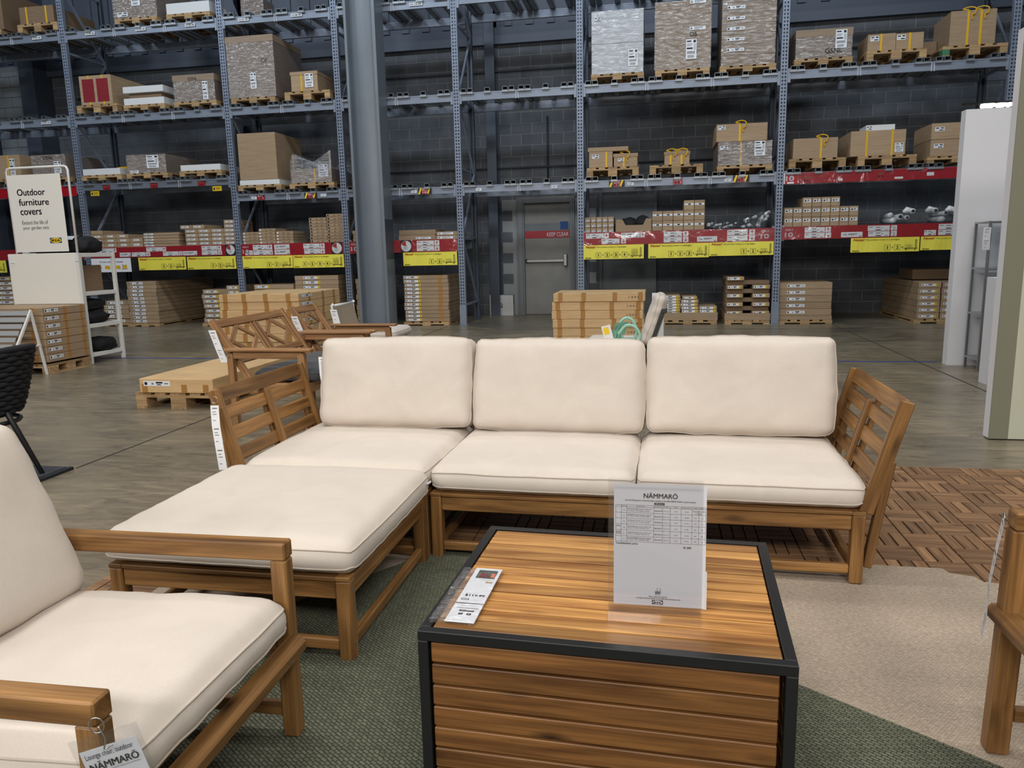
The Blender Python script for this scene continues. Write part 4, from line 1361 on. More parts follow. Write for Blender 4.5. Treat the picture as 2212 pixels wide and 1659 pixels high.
# white paper notice
p = plate('box_notice', -10.39, 1.03, .83, .255, RY - .02, 'paper', 'crumpled white notice about two boxes behind the white shelf', 'notice')
text(p, 'This item comes in', .17, .175, .3, .03, 'ink_grey', .01); text(p, '2 boxes', .5, .175, .17, .03, 'banner_red', .02)
q = MB()
for x in (.1, .28, .5): q.box(x, x + .1, .06, .12, .001, .002, 0); q.disc(x + .08, .08, .03, z=.003, i=0)
q.quad(.65, .05, .66, .14, .002, 1); q.quad(.62, .05, .76, .055, .002, 1); q.quad(.67, .06, .74, .13, .002, 0)
q.build('printed_diagram', ['strap_yellow', 'ink'], p)


# bin plates on the second level beams
def binplate(x0, x1, z0, z1, num, label, stripes=False, mat='sign_red', tcol='paper'):
    w, h = x1 - x0, z1 - z0
    p = plate('bin_plate', x0, z0, w, h, RY - .014, mat, label, 'bin plate', 'bin plates')
    a, b = (.26 * w, .74 * w) if stripes else (.1 * w, .9 * w)
    text(p, 'BIN', a + .01, h * .56, (b - a) * .75, h * .32, tcol, .03); text(p, num, a + .02, h * .12, (b - a) * .6, h * .34, tcol, .03)
    q = MB(); cx = b - .012
    q.quad(cx - .002, h * .12, cx + .002, h * .46, .0015); q.poly([(cx - .01, h * .25), (cx, h * .1), (cx + .01, h * .25)], .0015)
    q.build('down_arrow', tcol, p)
    if stripes:
        q = MB()
        q.quad(0, 0, w * .27, h, .001, 0); q.poly([(0, 0), (w * .14, 0), (w * .27, h * .9), (w * .27, h), (w * .16, h)], .002, 1)
        q.quad(w * .73, 0, w, h, .001, 0); q.poly([(w * .73, 0), (w * .78, 0), (w * .93, h), (w * .8, h), (w * .73, h * .5)], .002, 1)
        q.build('hazard_stripes', ['warn_black', 'logo_yellow'], p)


def tickets_beam(x, z, w, s, y=RY - .013):
    p = plate('beam_ticket', x, z, w, .05, y, 'paper', 'white location ticket reading %s on a rack beam' % s, 'ticket', 'beam tickets')
    text(p, s, w * .07, .011, w * .86, .028, 'ink', .02)


binplate(-6.925, -6.78, 2.244, 2.335, '7', 'red bin plate seven')
binplate(-6.025, -5.79, 2.238, 2.335, '8', 'hazard striped bin plate eight', True)
binplate(-3.955, -3.72, 2.238, 2.338, '10', 'hazard striped bin plate ten right of the column', True)
binplate(-.735, -.485, 2.241, 2.338, '13', 'hazard striped bin plate thirteen', True)
binplate(.28, .425, 2.244, 2.345, '14', 'red bin plate fourteen')
binplate(1.202, 1.447, 2.243, 2.348, '15', 'hazard striped bin plate fifteen', True)
for (x, z, w, s) in ((-11.07, 5.195, .19, '10-03-40'), (-9.98, 5.195, .19, '10-04-40'), (-8.98, 5.195, .2, '10-05-40'), (-8.02, 5.195, .19, '10-06-40'), (-7.02, 5.21, .2, '10-07-40'), (-6.05, 5.21, .2, '10-08-40'), (-3.97, 5.22, .22, '10-10-40'), (-11.1, 3.735, .2, '10-03-30')):
    tickets_beam(x, z, w, s)
for i, (x, z) in enumerate(((-7.03, 2.255), (-5.72, 2.26), (-4.08, 2.26), (-2.95, 2.255), (-1.68, 2.255), (-.44, 2.255), (1.07, 2.255))):
    p = plate('barcode_ticket', x, z, .1, .045, RY - .013, 'paper', 'small white barcode ticket on the second beam, %s from the left' % ORD[i], 'ticket', 'barcode tickets')
    obj('barcode', label_mesh('bar', .09, .035), p, (.005, .005, .001))

# red strip with aisle plate on the right bay's second level
p = plate('aisle_strip', 1.965, 2.185, 3.04, .165, RY - .012, 'sign_red', 'red aisle ten strip under the strapped cartons at right', 'shelf strip', 'red shelf strips')
q = MB(); q.quad(0, 0, .015, .165, .001, 0); q.quad(.05, .005, .15, .03, .001, 0)
q.quad(.8, .02, .86, .06, .001, 0); q.quad(1.6, .02, 1.72, .05, .001, 0); q.quad(2.05, .05, 2.15, .1, .001, 0)
q.build('white_tickets', ['paper'], p)
text(p, 'AISLE', .03, .13, .12, .028, 'paper', .02); text(p, '10', .03, .045, .12, .075, 'paper', .03)
text(p, 'BIN', .3, .075, .08, .03, 'carton', .02); text(p, '16', .3, .025, .08, .03, 'carton', .02)
text(p, 'BIN', 1.37, .095, .08, .03, 'carton', .02); text(p, '17', 1.37, .045, .08, .03, 'carton', .02)
q = MB(); q.box(.2, 2.6, -.01, .16, .006, .007); q.build('clear_cover', 'strip_film', p)
# clear strip with yellowed tickets, left bays' second level
for x0, lab_, nums in ((-10.40, 'clear plastic strip on the second beam behind the covers sign', (('2', .43), ('4', 1.4), ('6', 2.35))),):
    p = plate('clear_strip', x0, 2.42, 2.97, .225, RY - .02, 'strip_film', lab_, 'shelf strip')
    for nmb, xx in nums:
        q = MB(); q.quad(0, 0, .14, .09, 0, 0); q.build('red_bin_ticket', 'sign_red', p, (xx, .105, -.006))
        text(p, 'BIN', xx + .02, .155, .09, .03, 'carton', .02, z=-.004); text(p, nmb, xx + .05, .115, .04, .03, 'carton', .02, z=-.004)
    for xx in (.16, 2.63):
        q = MB(); q.quad(0, 0, .18, .085, 0, 0); q.quad(.02, .02, .05, .06, .001, 1); q.quad(.07, .05, .15, .058, .001, 1); q.quad(.07, .03, .14, .037, .001, 1)
        q.build('yellow_ticket', ['logo_yellow', 'ink'], p, (xx, .005, -.006))
p = plate('aisle_strip', -13.5, 2.44, 2.97, .19, RY - .014, 'sign_red', 'red strip on the second beam behind the sign post', 'shelf strip', 'red shelf strips')
q = MB(); q.quad(2.55, .1, 2.66, .14, .001, 0); q.build('white_tickets', 'paper', p)

# ================================================================== FLOOR COVERINGS OF THE LOUNGE SET
# parquet deck tiles: base grid with three slats to a block
T = 0.1525
X0, X1, Y0, Y1 = -2.14, 2.9, 0.6, 4.44
deck = obj('deck_tiling', None)
tag(deck, 'brown wooden parquet deck tiles laid under the sofa', 'deck tiles')
block('tile_base', deck, X0, X1, Y0, Y1, 0.0005, 0.010, 'mat_base')
slx = bx(T - .006, T / 3 - .006, .012, 'deck_wood', .0015)
rest = MB(); ns = 0
ncx = int((X1 - X0) / T); ncy = int((Y1 - Y0) / T)
for r in range(ncy):
    yc = Y1 - T * (r + .5)
    for c in range(ncx):
        xc = X0 + T * (c + .5)
        horiz = (r + c) % 2 == 0
        seen = (0.92 < xc < 2.35 and yc > 2.62) or (xc < -1.85 and 2.15 < yc < 2.62)
        for k in (-1, 0, 1):
            if seen and ns < 298:
                if horiz: obj('slat', slx, deck, (xc, yc + k * T / 3, .014))
                else: obj('slat', slx, deck, (xc + k * T / 3, yc, .014), (0, 0, PI / 2))
                ns += 1
            else:
                a, b = (T / 2 - .003, T / 6 - .003) if horiz else (T / 6 - .003, T / 2 - .003)
                x, y = (xc, yc + k * T / 3) if horiz else (xc + k * T / 3, yc)
                rest.box(x - a, x + a, y - b, y + b, .008, .020)
ro = rest.build('slat_field', 'deck_wood', deck); ro['kind'] = 'stuff'

DT = 0.0202
q = MB()
nx, ny = 60, 40
bx0, bx1, by0, by1 = -1.85, 1.255, 0.7, 2.99
for j in range(ny + 1):
    for i in range(nx + 1):
        x = bx0 + (bx1 - bx0) * i / nx; y = by0 + (by1 - by0) * j / ny
        # clipped corner at the upper right, faint waves
        cut = max(0, (x - 1.10) + (y - 2.88) - .0) if (x > 1.1 and y > 2.88) else 0
        z = DT + .006 + .0022 * math.sin(3.1 * x + 7.0 * y) * math.sin(2.3 * y + x)
        q.v.append((x - cut * .25, y - cut * .25, z))
for j in range(ny):
    for i in range(nx):
        a = j * (nx + 1) + i
        q.f.append((a, a + 1, a + nx + 2, a + nx + 1)); q.i.append(0)
# rim down to the deck
rim = [i for i in range(nx + 1)] + [(j + 1) * (nx + 1) - 1 + 0 for j in range(1, ny + 1)] + [ny * (nx + 1) + i for i in range(nx - 1, -1, -1)] + [j * (nx + 1) for j in range(ny - 1, 0, -1)]
b0 = len(q.v)
for k in rim: v = q.v[k]; q.v.append((v[0], v[1], DT))
for k in range(len(rim)):
    k2 = (k + 1) % len(rim)
    q.f.append((rim[k], b0 + k, b0 + k2, rim[k2])); q.i.append(0)
tag(q.build('flatwoven_rug', 'rug_beige', smooth=False), 'beige flatwoven rug under the sofa and coffee table', 'rug')
RZ = DT + .0095
q = MB(); q.box(0, 2.5, -2.35, 0, 0, .007)
gr = q.build('flatwoven_rug', 'rug_green', None, (-.83, 2.955, RZ), (0, 0, math.radians(-35.4)))
tag(gr, 'dark green woven rug lying diagonally on the beige rug', 'rug')
FZ = RZ + .0075          # top of the green rug
BZ = DT + .0085          # top of the beige rug

# ================================================================== MODULAR SOFA
A_ = 'acacia'


def cushion_mesh(w, d, h, r, crown, seed, nx=26, ny=24, nz=5, amp=.004, side=0.0, mat='cushion_cloth', cr2=None):
    """boxed cushion: rounded box with domed faces and small creases"""
    bm = bmesh.new()
    vs = {}
    def key(i, j, k):
        if (i, j, k) not in vs:
            u, v, t = 2 * i / nx - 1, 2 * j / ny - 1, 2 * k / nz - 1
            p = Vector((u * w / 2, v * d / 2, t * h / 2))
            hx, hy, hz = w / 2, d / 2, h / 2
            rr = min(r, hz * .98)
            c = Vector((max(-hx + rr, min(hx - rr, p.x)), max(-hy + rr, min(hy - rr, p.y)), max(-hz + rr, min(hz - rr, p.z))))
            e = p - c
            if e.length > 1e-6: p = c + e.normalized() * rr
            dome = ((1 - u ** 4) * (1 - v ** 4)) ** .75
            p.z += math.copysign(1, t) * dome * (crown if t > 0 else (cr2 if cr2 is not None else crown)) * (1 if abs(t) > .5 else abs(t))
            # side walls belly out a little
            bel = (1 - t * t)
            if abs(u) > .999: p.x += math.copysign(side * bel * (1 - v ** 2), u)
            if abs(v) > .999: p.y += math.copysign(side * bel * (1 - u ** 2), v)
            q3 = Vector((p.x * 5 + seed * 9, p.y * 5, p.z * 7))
            nn = noise.noise(q3) * amp + noise.noise(q3 * 3.1) * amp * .4
            edge = max(abs(u), abs(v)) ** 3
            cre = noise.noise(Vector((p.x * 16 + seed, p.y * 16, p.z * 5))) * amp * .9 * edge
            p.z += nn * (1 if abs(t) > .6 else .3); p += e.normalized() * (cre + nn * .5) if e.length > 1e-6 else Vector()
            vs[(i, j, k)] = bm.verts.new(p)
        return vs[(i, j, k)]
    for k in (0, nz):
        for i in range(nx):
            for j in range(ny):
                f = [key(i, j, k), key(i + 1, j, k), key(i + 1, j + 1, k), key(i, j + 1, k)]
                bm.faces.new(f if k else f[::-1])
    for i in range(nx):
        for k in range(nz):
            bm.faces.new([key(i, 0, k), key(i + 1, 0, k), key(i + 1, 0, k + 1), key(i, 0, k + 1)])
            bm.faces.new([key(i, ny, k), key(i, ny, k + 1), key(i + 1, ny, k + 1), key(i + 1, ny, k)])
    for j in range(ny):
        for k in range(nz):
            bm.faces.new([key(0, j, k), key(0, j, k + 1), key(0, j + 1, k + 1), key(0, j + 1, k)])
            bm.faces.new([key(nx, j, k), key(nx, j + 1, k), key(nx, j + 1, k + 1), key(nx, j, k + 1)])
    me = bpy.data.meshes.new('cushion'); bm.to_mesh(me)
    loops = []
    for kk in (nz - 1 if nz > 3 else nz, 1 if nz > 3 else 0):
        ring = [vs[(i, 0, kk)].co.copy() for i in range(nx)] + [vs[(nx, j, kk)].co.copy() for j in range(ny)] + [vs[(i, ny, kk)].co.copy() for i in range(nx, 0, -1)] + [vs[(0, j, kk)].co.copy() for j in range(ny, 0, -1)]
        cen = Vector((0, 0, 0))
        loops.append([p + Vector((p.x, p.y, 0)).normalized() * .0005 for p in ring])
    bm.free()
    finish(me, mat, True)
    return me, loops


def cushion(name, label, w, d, h, loc, rot, seed, r=.045, crown=.014, amp=.004, side=.008, cat='cushion', group=None, mat='cushion_cloth', pip='piping_cloth', pr=.0032, cr2=.0, nx=26, ny=24, nz=5, low=True, zipper=False):
    me, loops = cushion_mesh(w, d, h, r, crown, seed, nx, ny, nz, amp, side, mat, cr2)
    o = obj(name, me, None, loc, rot)
    tag(o, label, cat, group)
    for lp in (loops if low else loops[:1]):
        q = MB(); q.tube(lp, pr, 5, closed=True)
        q.build('piping', pip, o, smooth=True)
    if zipper:
        q = MB(); q.tube([(w / 2 + .004, d / 2 - .07, h * .1), (w / 2 + .012, d / 2 - .055, h * .12), (w / 2 + .008, d / 2 - .03, h * .08)], .004, 6)
        q.build('zip_pull', 'paper_dim', o, smooth=True)
    return o


SW, SD = .818, .792
SEC_TOP = .305


def section(name, label, cx, cy, rz, z0=BZ, backs=()):
    """wooden seat section; backs: sides carrying a slatted backrest"""
    t = thing(name, label, 'sofa section', (cx, cy, z0), rz, 'modular sofa sections')
    L = .046; a, b = SW / 2 - L / 2, SD / 2 - L / 2
    H = SEC_TOP - z0
    for sx in (-1, 1):
        for sy in (-1, 1):
            plank('leg', t, (sx * a, sy * b, 0), (sx * a, sy * b, H - .014), L, L, A_, (1, 0, 0))
            block('leg_cap', t, sx * a - L / 2, sx * a + L / 2, sy * b - L / 2, sy * b + L / 2, H - .0135, H, A_, .002)
    for sy in (-1, 1):
        plank('apron', t, (-a + L / 2, sy * (b + .004), H - .045), (a - L / 2, sy * (b + .004), H - .045), .026, .056, A_)
        plank('top_rail', t, (-a + L / 2, sy * b, H - .007), (a - L / 2, sy * b, H - .007), L, .0135, A_, bev=.002)
        plank('stretcher', t, (-a + L / 2, sy * b, .05 - .0), (a - L / 2, sy * b, .05), .026, .036, A_)
    for sx in (-1, 1):
        plank('apron', t, (sx * (a + .004), -b + L / 2, H - .045), (sx * (a + .004), b - L / 2, H - .045), .026, .056, A_)
        plank('top_rail', t, (sx * a, -b + L / 2, H - .007), (sx * a, b - L / 2, H - .007), L, .0135, A_, bev=.002)
        plank('stretcher', t, (sx * a, -b + L / 2, .05), (sx * a, b - L / 2, .05), .026, .036, A_)
    for k in range(6):
        y = -b + .1 + (2 * b - .2) * k / 5
        plank('seat_slat', t, (-a + .02, y, H - .024), (a - .02, y, H - .024), .07, .018, A_)
    for sx in (-1, 1):
        for sy in (-1, 1):
            for zz in (H - .045, .05):
                q = MB(); q.disc(0, 0, .006, n=10)
                q.build('bolt', 'steel', t, (sx * (SW / 2 + .0006), sy * b, zz), (PI / 2, 0, sx * PI / 2))
    for side in backs:
        # build in a frame where the backrest leans towards +u and runs along v
        if side == 'right': U, V, off = Vector((1, 0, 0)), Vector((0, 1, 0)), SW / 2 - .018
        elif side == 'left': U, V, off = Vector((-1, 0, 0)), Vector((0, 1, 0)), SW / 2 - .018
        else: U, V, off = Vector((0, 1, 0)), Vector((1, 0, 0)), SD / 2 - .018
        zb, zt = H - .0, .712 - z0
        lean = .112
        span = .775 if side != 'back' else .78
        pt = lambda v, f, du=0.0: U * (off + .022 + lean * f + du) + V * v + Vector((0, 0, zb + (zt - zb) * f))
        up = (pt(0, 1) - pt(0, 0)).normalized(); nrm = U - up * U.dot(up)
        for v in (-span / 2 + .012, span / 2 - .012):
            plank('backrest_post', t, pt(v, -.02), pt(v, 1.0), .026, .05, A_, tuple(nrm))
        plank('backrest_post', t, pt(0, .0, -.012), pt(0, .84, -.012), .046, .018, A_, tuple(nrm))
        plank('backrest_batten', t, pt(.0, .0, .022), pt(.0, .84, .022), .04, .018, A_, tuple(nrm))
        e = span / 2 - .024
        for f, hh in ((.93, .066), (.735, .058), (.515, .058), (.295, .058), (.08, .058)):
            plank('backrest_slat', t, pt(-e, f, .004), pt(e, f, .004), .019, hh, A_, tuple(up))
        for v in (-span / 2 + .02, span / 2 - .02):
            plank('backrest_brace', t, U * (off + .034) + V * v + Vector((0, 0, .06)), U * (off + .095) + V * v + Vector((0, 0, .495 - z0)), .04, .03, A_, tuple(U))
    return t


RZS = math.radians(-1.1)
cs, sn = math.cos(RZS), math.sin(RZS)
def row_pt(u, v): return (-.885 + u * cs - v * sn, 2.822 + u * sn + v * cs)
p2 = row_pt(SW / 2, SD / 2); p3 = row_pt(SW / 2 + SW + .012, SD / 2); p1 = row_pt(-SW / 2 - .012, SD / 2)
section('sofa_section', 'right end sofa section with slatted side backrest beside deck tiles', p3[0], p3[1], RZS, backs=('right', 'back'))
section('sofa_section', 'middle sofa section behind the coffee table', p2[0], p2[1], RZS, backs=('back',))
section('sofa_section', 'left corner sofa section with slatted side backrest and hanging tag', p1[0], p1[1], RZS, backs=('left', 'back'))
pc = (-.893 - SW / 2, 2.004 + SD / 2)
section('sofa_section', 'wooden chaise footstool frame in front of the left corner section', pc[0], pc[1], 0)

CT = .108
for i, (p, lab_) in enumerate(((p3, 'right seat cushion on the beige sofa'), (p2, 'middle seat cushion on the beige sofa'), (p1, 'left corner seat cushion on the beige sofa'))):
    cushion('seat_cushion', lab_, SW + .004, SD + .0, CT, (p[0], p[1] - .002, SEC_TOP + CT / 2 + .001), (0, 0, RZS), 3 + i, group='sofa seat cushions', nx=34, ny=30, crown=.016, amp=.0032)
cushion('seat_cushion', 'large beige cushion on the chaise footstool', SW + .045, SD + .015, CT, (pc[0] - .002, pc[1] + .002, SEC_TOP + CT / 2 + .001), (0, 0, 0), 9, group='sofa seat cushions', nx=34, ny=30, crown=.014, zipper=True, amp=.0022)
BTILT = math.radians(-76)
ch = SEC_TOP + CT
for i, (p, lab_, dz, rr, ww, dx) in enumerate(((p3, 'right back cushion on the beige sofa', .004, 0.0, .80, .015), (p2, 'middle back cushion on the beige sofa', -.008, .004, .79, .03), (p1, 'left back cushion on the beige sofa', -.002, -.008, .76, .06))):
    cushion('back_cushion', lab_, ww, .425, .15, (p[0] + dx, p[1] + .285, ch + .225 + dz), (math.radians(78), rr, RZS), 20 + i, r=.032, crown=.030, cr2=.028, amp=.006, side=.012, group='sofa back cushions', nz=5, pr=.003, nx=34, ny=26)

# hanging tags of the side backrests
def ribbon(name, pts, w, label, tilt=(1, 0, 0)):
    q = MB(); P = [Vector(p) for p in pts]; ax = Vector(tilt).normalized()
    for p in P: q.v += [tuple(p - ax * w / 2), tuple(p + ax * w / 2)]
    for k in range(len(P) - 1): q.f.append((2 * k, 2 * k + 1, 2 * k + 3, 2 * k + 2)); q.i.append(0)
    nrm = (P[1] - P[0]).cross(ax).normalized()
    o = q.build(name, 'paper', smooth=True)
    tag(o, label, 'price tag')
    # print
    q = MB()
    L = len(P) - 1
    for k in range(L):
        a, b = P[k], P[k + 1]
        for (f0, f1, s0, s1, inkw) in ((.12, .17, -.3, .3, 0), (.3, .33, -.3, .1, 0), (.42, .45, -.3, .2, 0), (.72, .75, -.3, .0, 0)):
            pa, pb = a.lerp(b, f0), a.lerp(b, f1)
            for sg in (1, -1):
                n = len(q.v); o2 = nrm * .0012 * sg
                q.v += [tuple(pa + ax * w * s0 + o2), tuple(pa + ax * w * s1 + o2), tuple(pb + ax * w * s1 + o2), tuple(pb + ax * w * s0 + o2)]
                q.f.append((n, n + 1, n + 2, n + 3)); q.i.append(0)
    q.build('printed_lines', 'ink_grey', o)
    return o


def hook(parent, p, r=.014):
    q = MB()
    q.tube([(p[0] + r * math.cos(a), p[1], p[2] + r * math.sin(a)) for a in [2 * PI * k / 16 for k in range(16)]], .0016, 5, closed=True)
    return q.build('tag_ring', 'steel', parent, smooth=True)


t = ribbon('price_tag', [(-1.80, 2.81, .655), (-1.795, 2.80, .57), (-1.785, 2.795, .48), (-1.78, 2.80, .38)], .034, 'white hanging price tag on the left end of the corner backrest', (1, .25, 0))
hook(t, (-1.795, 2.805, .68))
ribbon('price_tag', [(-1.675, 3.62, .745), (-1.665, 3.60, .66), (-1.645, 3.58, .57)], .052, 'white price tag hanging between corner backrest and left back cushion', (1, .1, 0))

# ================================================================== COFFEE TABLE
ct = thing('coffee_table', 'acacia slatted box coffee table with black metal frame', 'coffee table', (-.097, 1.82, FZ), math.radians(-2.3))
TW, TD, TH = .81, .665, .43 - FZ
hw, hd = TW / 2, TD / 2
fb = .024
for sx in (-1, 1):
    for sy in (-1, 1):
        block('frame_leg', ct, sx * (hw - fb / 2) - fb / 2, sx * (hw - fb / 2) + fb / 2, sy * (hd - fb / 2) - fb / 2, sy * (hd - fb / 2) + fb / 2, 0, TH - fb - .0005, 'black_metal', .0015)
for sy in (-1, 1):
    block('frame_bar', ct, -hw, hw, sy * (hd - fb / 2) - fb / 2, sy * (hd - fb / 2) + fb / 2, TH - fb, TH, 'black_metal', .0015)
    block('frame_bar', ct, -hw + fb, hw - fb, sy * (hd - fb / 2) - fb / 2, sy * (hd - fb / 2) + fb / 2, .012, .03, 'black_metal', .0015)
for sx in (-1, 1):
    block('frame_bar', ct, sx * (hw - fb / 2) - fb / 2, sx * (hw - fb / 2) + fb / 2, -hd + fb, hd - fb, TH - fb, TH, 'black_metal', .0015)
    block('frame_bar', ct, sx * (hw - fb / 2) - fb / 2, sx * (hw - fb / 2) + fb / 2, -hd + fb, hd - fb, .012, .03, 'black_metal', .0015)
ntop = 12
pit = (TD - 2 * fb - .004) / ntop
for k in range(ntop):
    y = -hd + fb + .002 + pit * (k + .5)
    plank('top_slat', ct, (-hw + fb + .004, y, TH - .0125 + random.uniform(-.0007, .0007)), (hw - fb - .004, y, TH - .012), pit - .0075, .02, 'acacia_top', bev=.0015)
nfr = 7
pf = .0525
for k in range(nfr):
    z = TH - fb - .003 - pf * (k + .5)
    for sy in (-1, 1):
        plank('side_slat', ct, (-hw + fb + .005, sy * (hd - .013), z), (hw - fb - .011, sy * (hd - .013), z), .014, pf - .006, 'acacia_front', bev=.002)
    for sx in (-1, 1):
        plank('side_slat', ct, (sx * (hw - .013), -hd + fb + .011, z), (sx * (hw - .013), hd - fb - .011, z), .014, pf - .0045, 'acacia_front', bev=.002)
block('inner_floor', ct, -hw + .03, hw - .03, -hd + .03, hd - .03, .03, .04, 'black_metal')

TZ = .43
# acrylic stand with picking list
sg = thing('sign_holder', 'clear acrylic sign stand holding a printed picking list on the table', 'sign holder', (-.098, 1.652, TZ + .0005), 0)
block('base_sheet', sg, 0, .212, -.045, .05, 0, .002, 'acrylic')
AT = math.radians(-3)
pnl = obj('front_sheet', bx(.212, .002, .312, 'acrylic'), sg, (.106, 0.008, .158), (AT, 0, 0))
obj('rear_sheet', bx(.212, .002, .312, 'acrylic'), sg, (.106, 0.016, .158), (AT, 0, 0))
obj('top_fold', bx(.214, .012, .005, 'acrylic', .001), sg, (.106, .020, .315))
q = MB()
PW, PH = .207, .288
q.box(0, PW, 0, PH, -.0006, 0)
pp = q.build('picking_list', 'paper_dim', sg, (.0125, .0105, .017), (PI / 2 + AT, 0, 0))
q = MB(); q.box(0, .01, 0, .09, -.0006, 0); q.box(-.004, .004, .16, .288, -.0006, 0); 
q.build('list_tab', 'paper', sg, (.213, .0135, .014), (PI / 2 + AT, 0, 0))
text(pp, 'NÄMMARÖ', .067, .256, .076, .0135, 'ink', .015)
text(pp, 'Use this Picking List to find the below articles in the SELF-SERVE AREA or given location', .025, .2475, .158, .0042, 'ink', .012)
q = MB(); q.quad(.091, .2405, .114, .2455, .0012, 0)
cols = [.004, .017, .029, .09, .11, .127, .151, .175, .19, .205]
rows_ = [.2385, .234, .2205, .207, .1935, .1795, .165, .152]
for x in cols: q.quad(x - .00022, rows_[-1], x + .00022, rows_[0], .0012, 0)
for y in rows_: q.quad(cols[0], y - .00022, cols[-1], y + .00022, .0012, 0)
# small furniture pictograms and crease
q.quad(.006, .1885, .015, .190, .0012, 1); q.quad(.006, .1855, .007, .1885, .0012, 1); q.quad(.014, .1855, .015, .1885, .0012, 1)
q.quad(.006, .169, .007, .177, .0012, 1); q.quad(.014, .169, .015, .177, .0012, 1)
for k in range(4): q.quad(.006, .170 + .0018 * k, .015, .1706 + .0018 * k, .0012, 1)
q.quad(.095, .030, .107, .036, .0012, 1); q.quad(.0995, .036, .1002, .044, .0012, 0); q.quad(.106, .036, .1067, .044, .0012, 0); q.quad(.096, .027, .098, .03, .0012, 1); q.quad(.102, .027, .104, .03, .0012, 1)
q.quad(.088, .0045, .113, .0145, .0012, 0); q.disc(.1005, .0095, .0115, .0042, z=.002, i=2, n=24)
q.build('list_ruling', ['ink', 'ink_grey', 'paper_dim'], pp)
text(pp, 'IKEA', .0915, .0072, .018, .0046, 'ink', .04, z=.003)
text(pp, '995.554.63', .0935, .2418, .018, .0025, 'paper', .02, z=.002)
for x, w, s in ((.018, .010, 'Quantity'), (.05, .02, 'Article name'), (.092, .015, 'Article Nr'), (.112, .012, 'Weight'), (.135, .009, 'Price'), (.1525, .02, 'Combination'), (.178, .009, 'Aisle'), (.194, .007, 'Bin')):
    text(pp, s, x, .2352, w, .0022, 'ink')
rowsT = [('4x', 'DUVHOLMEN Inner seat pad', '31 1/2x31 1/2" outdoor white', '505.924.90', '4 lb 12 oz', '$ 55', '$ 220', '', ''),
         ('3x', 'FRÖSÖN Cover for back cushion', '31 1/2x17 3/8" outdoor beige', '505.923.93', '14 oz', '$ 20', '$ 60', '19', '16'),
         ('4x', 'FRÖSÖN Cover for seat pad', '31 1/2x31 1/2" outdoor beige', '605.923.96', '1 lb 9 oz', '$ 25', '$ 100', '19', '16'),
         ('4x', 'NÄMMARÖ Seat sec for modular sofa,', 'outdoor 31 7/8x31 7/8" light brown', '605.349.33', '26 lb 14 oz', '$ 120', '$ 480', '09', '6'),
         ('5x', 'NÄMMARÖ Backrest for modular sofa,', 'outdoor 30 5/8x22" light brown', '805.349.34', '9 lb 12 oz', '$ 50', '$ 250', '09', '8'),
         ('3x', 'DUVHOLMEN Inner back cushion', '31 1/2x17 3/8" outdoor white', '305.920.67', '2 lb 5 oz', '$ 30', '$ 90', '09', '6')]
for k, (a, b, c, d, e, f, g, h, i) in enumerate(rowsT):
    y = rows_[k + 2]
    text(pp, a, .021, y + .005, .0045, .0024, 'ink'); text(pp, b, .0305, y + .0075, .054, .0029, 'ink', .008); text(pp, c, .0305, y + .0035, .05, .0027, 'ink')
    text(pp, d, .0915, y + .005, .017, .0024, 'ink', .015); text(pp, e, .1115, y + .005, .014, .0022, 'ink'); text(pp, f, .136, y + .005, .007, .0024, 'ink'); text(pp, g, .159, y + .005, .009, .0024, 'ink')
    if h: text(pp, h, .1805, y + .005, .0045, .0024, 'ink'); text(pp, i, .1965, y + .005, .003, .0024, 'ink')
text(pp, 'Contact an IKEA', .1765, .2275, .027, .0024, 'ink', .01); text(pp, 'co-worker', .182, .2225, .016, .0024, 'ink', .01)
text(pp, 'Combination price', .005, .1445, .05, .005, 'ink', .02); text(pp, '$1,200', .157, .1405, .017, .005, 'ink', .02)
text(pp, 'Take a photo of this list', .08, .0205, .042, .0042, 'ink', .01)
text(pp, 'to help find all the parts in the Self-serve furniture area', .052, .0160, .1, .0042, 'ink', .01)

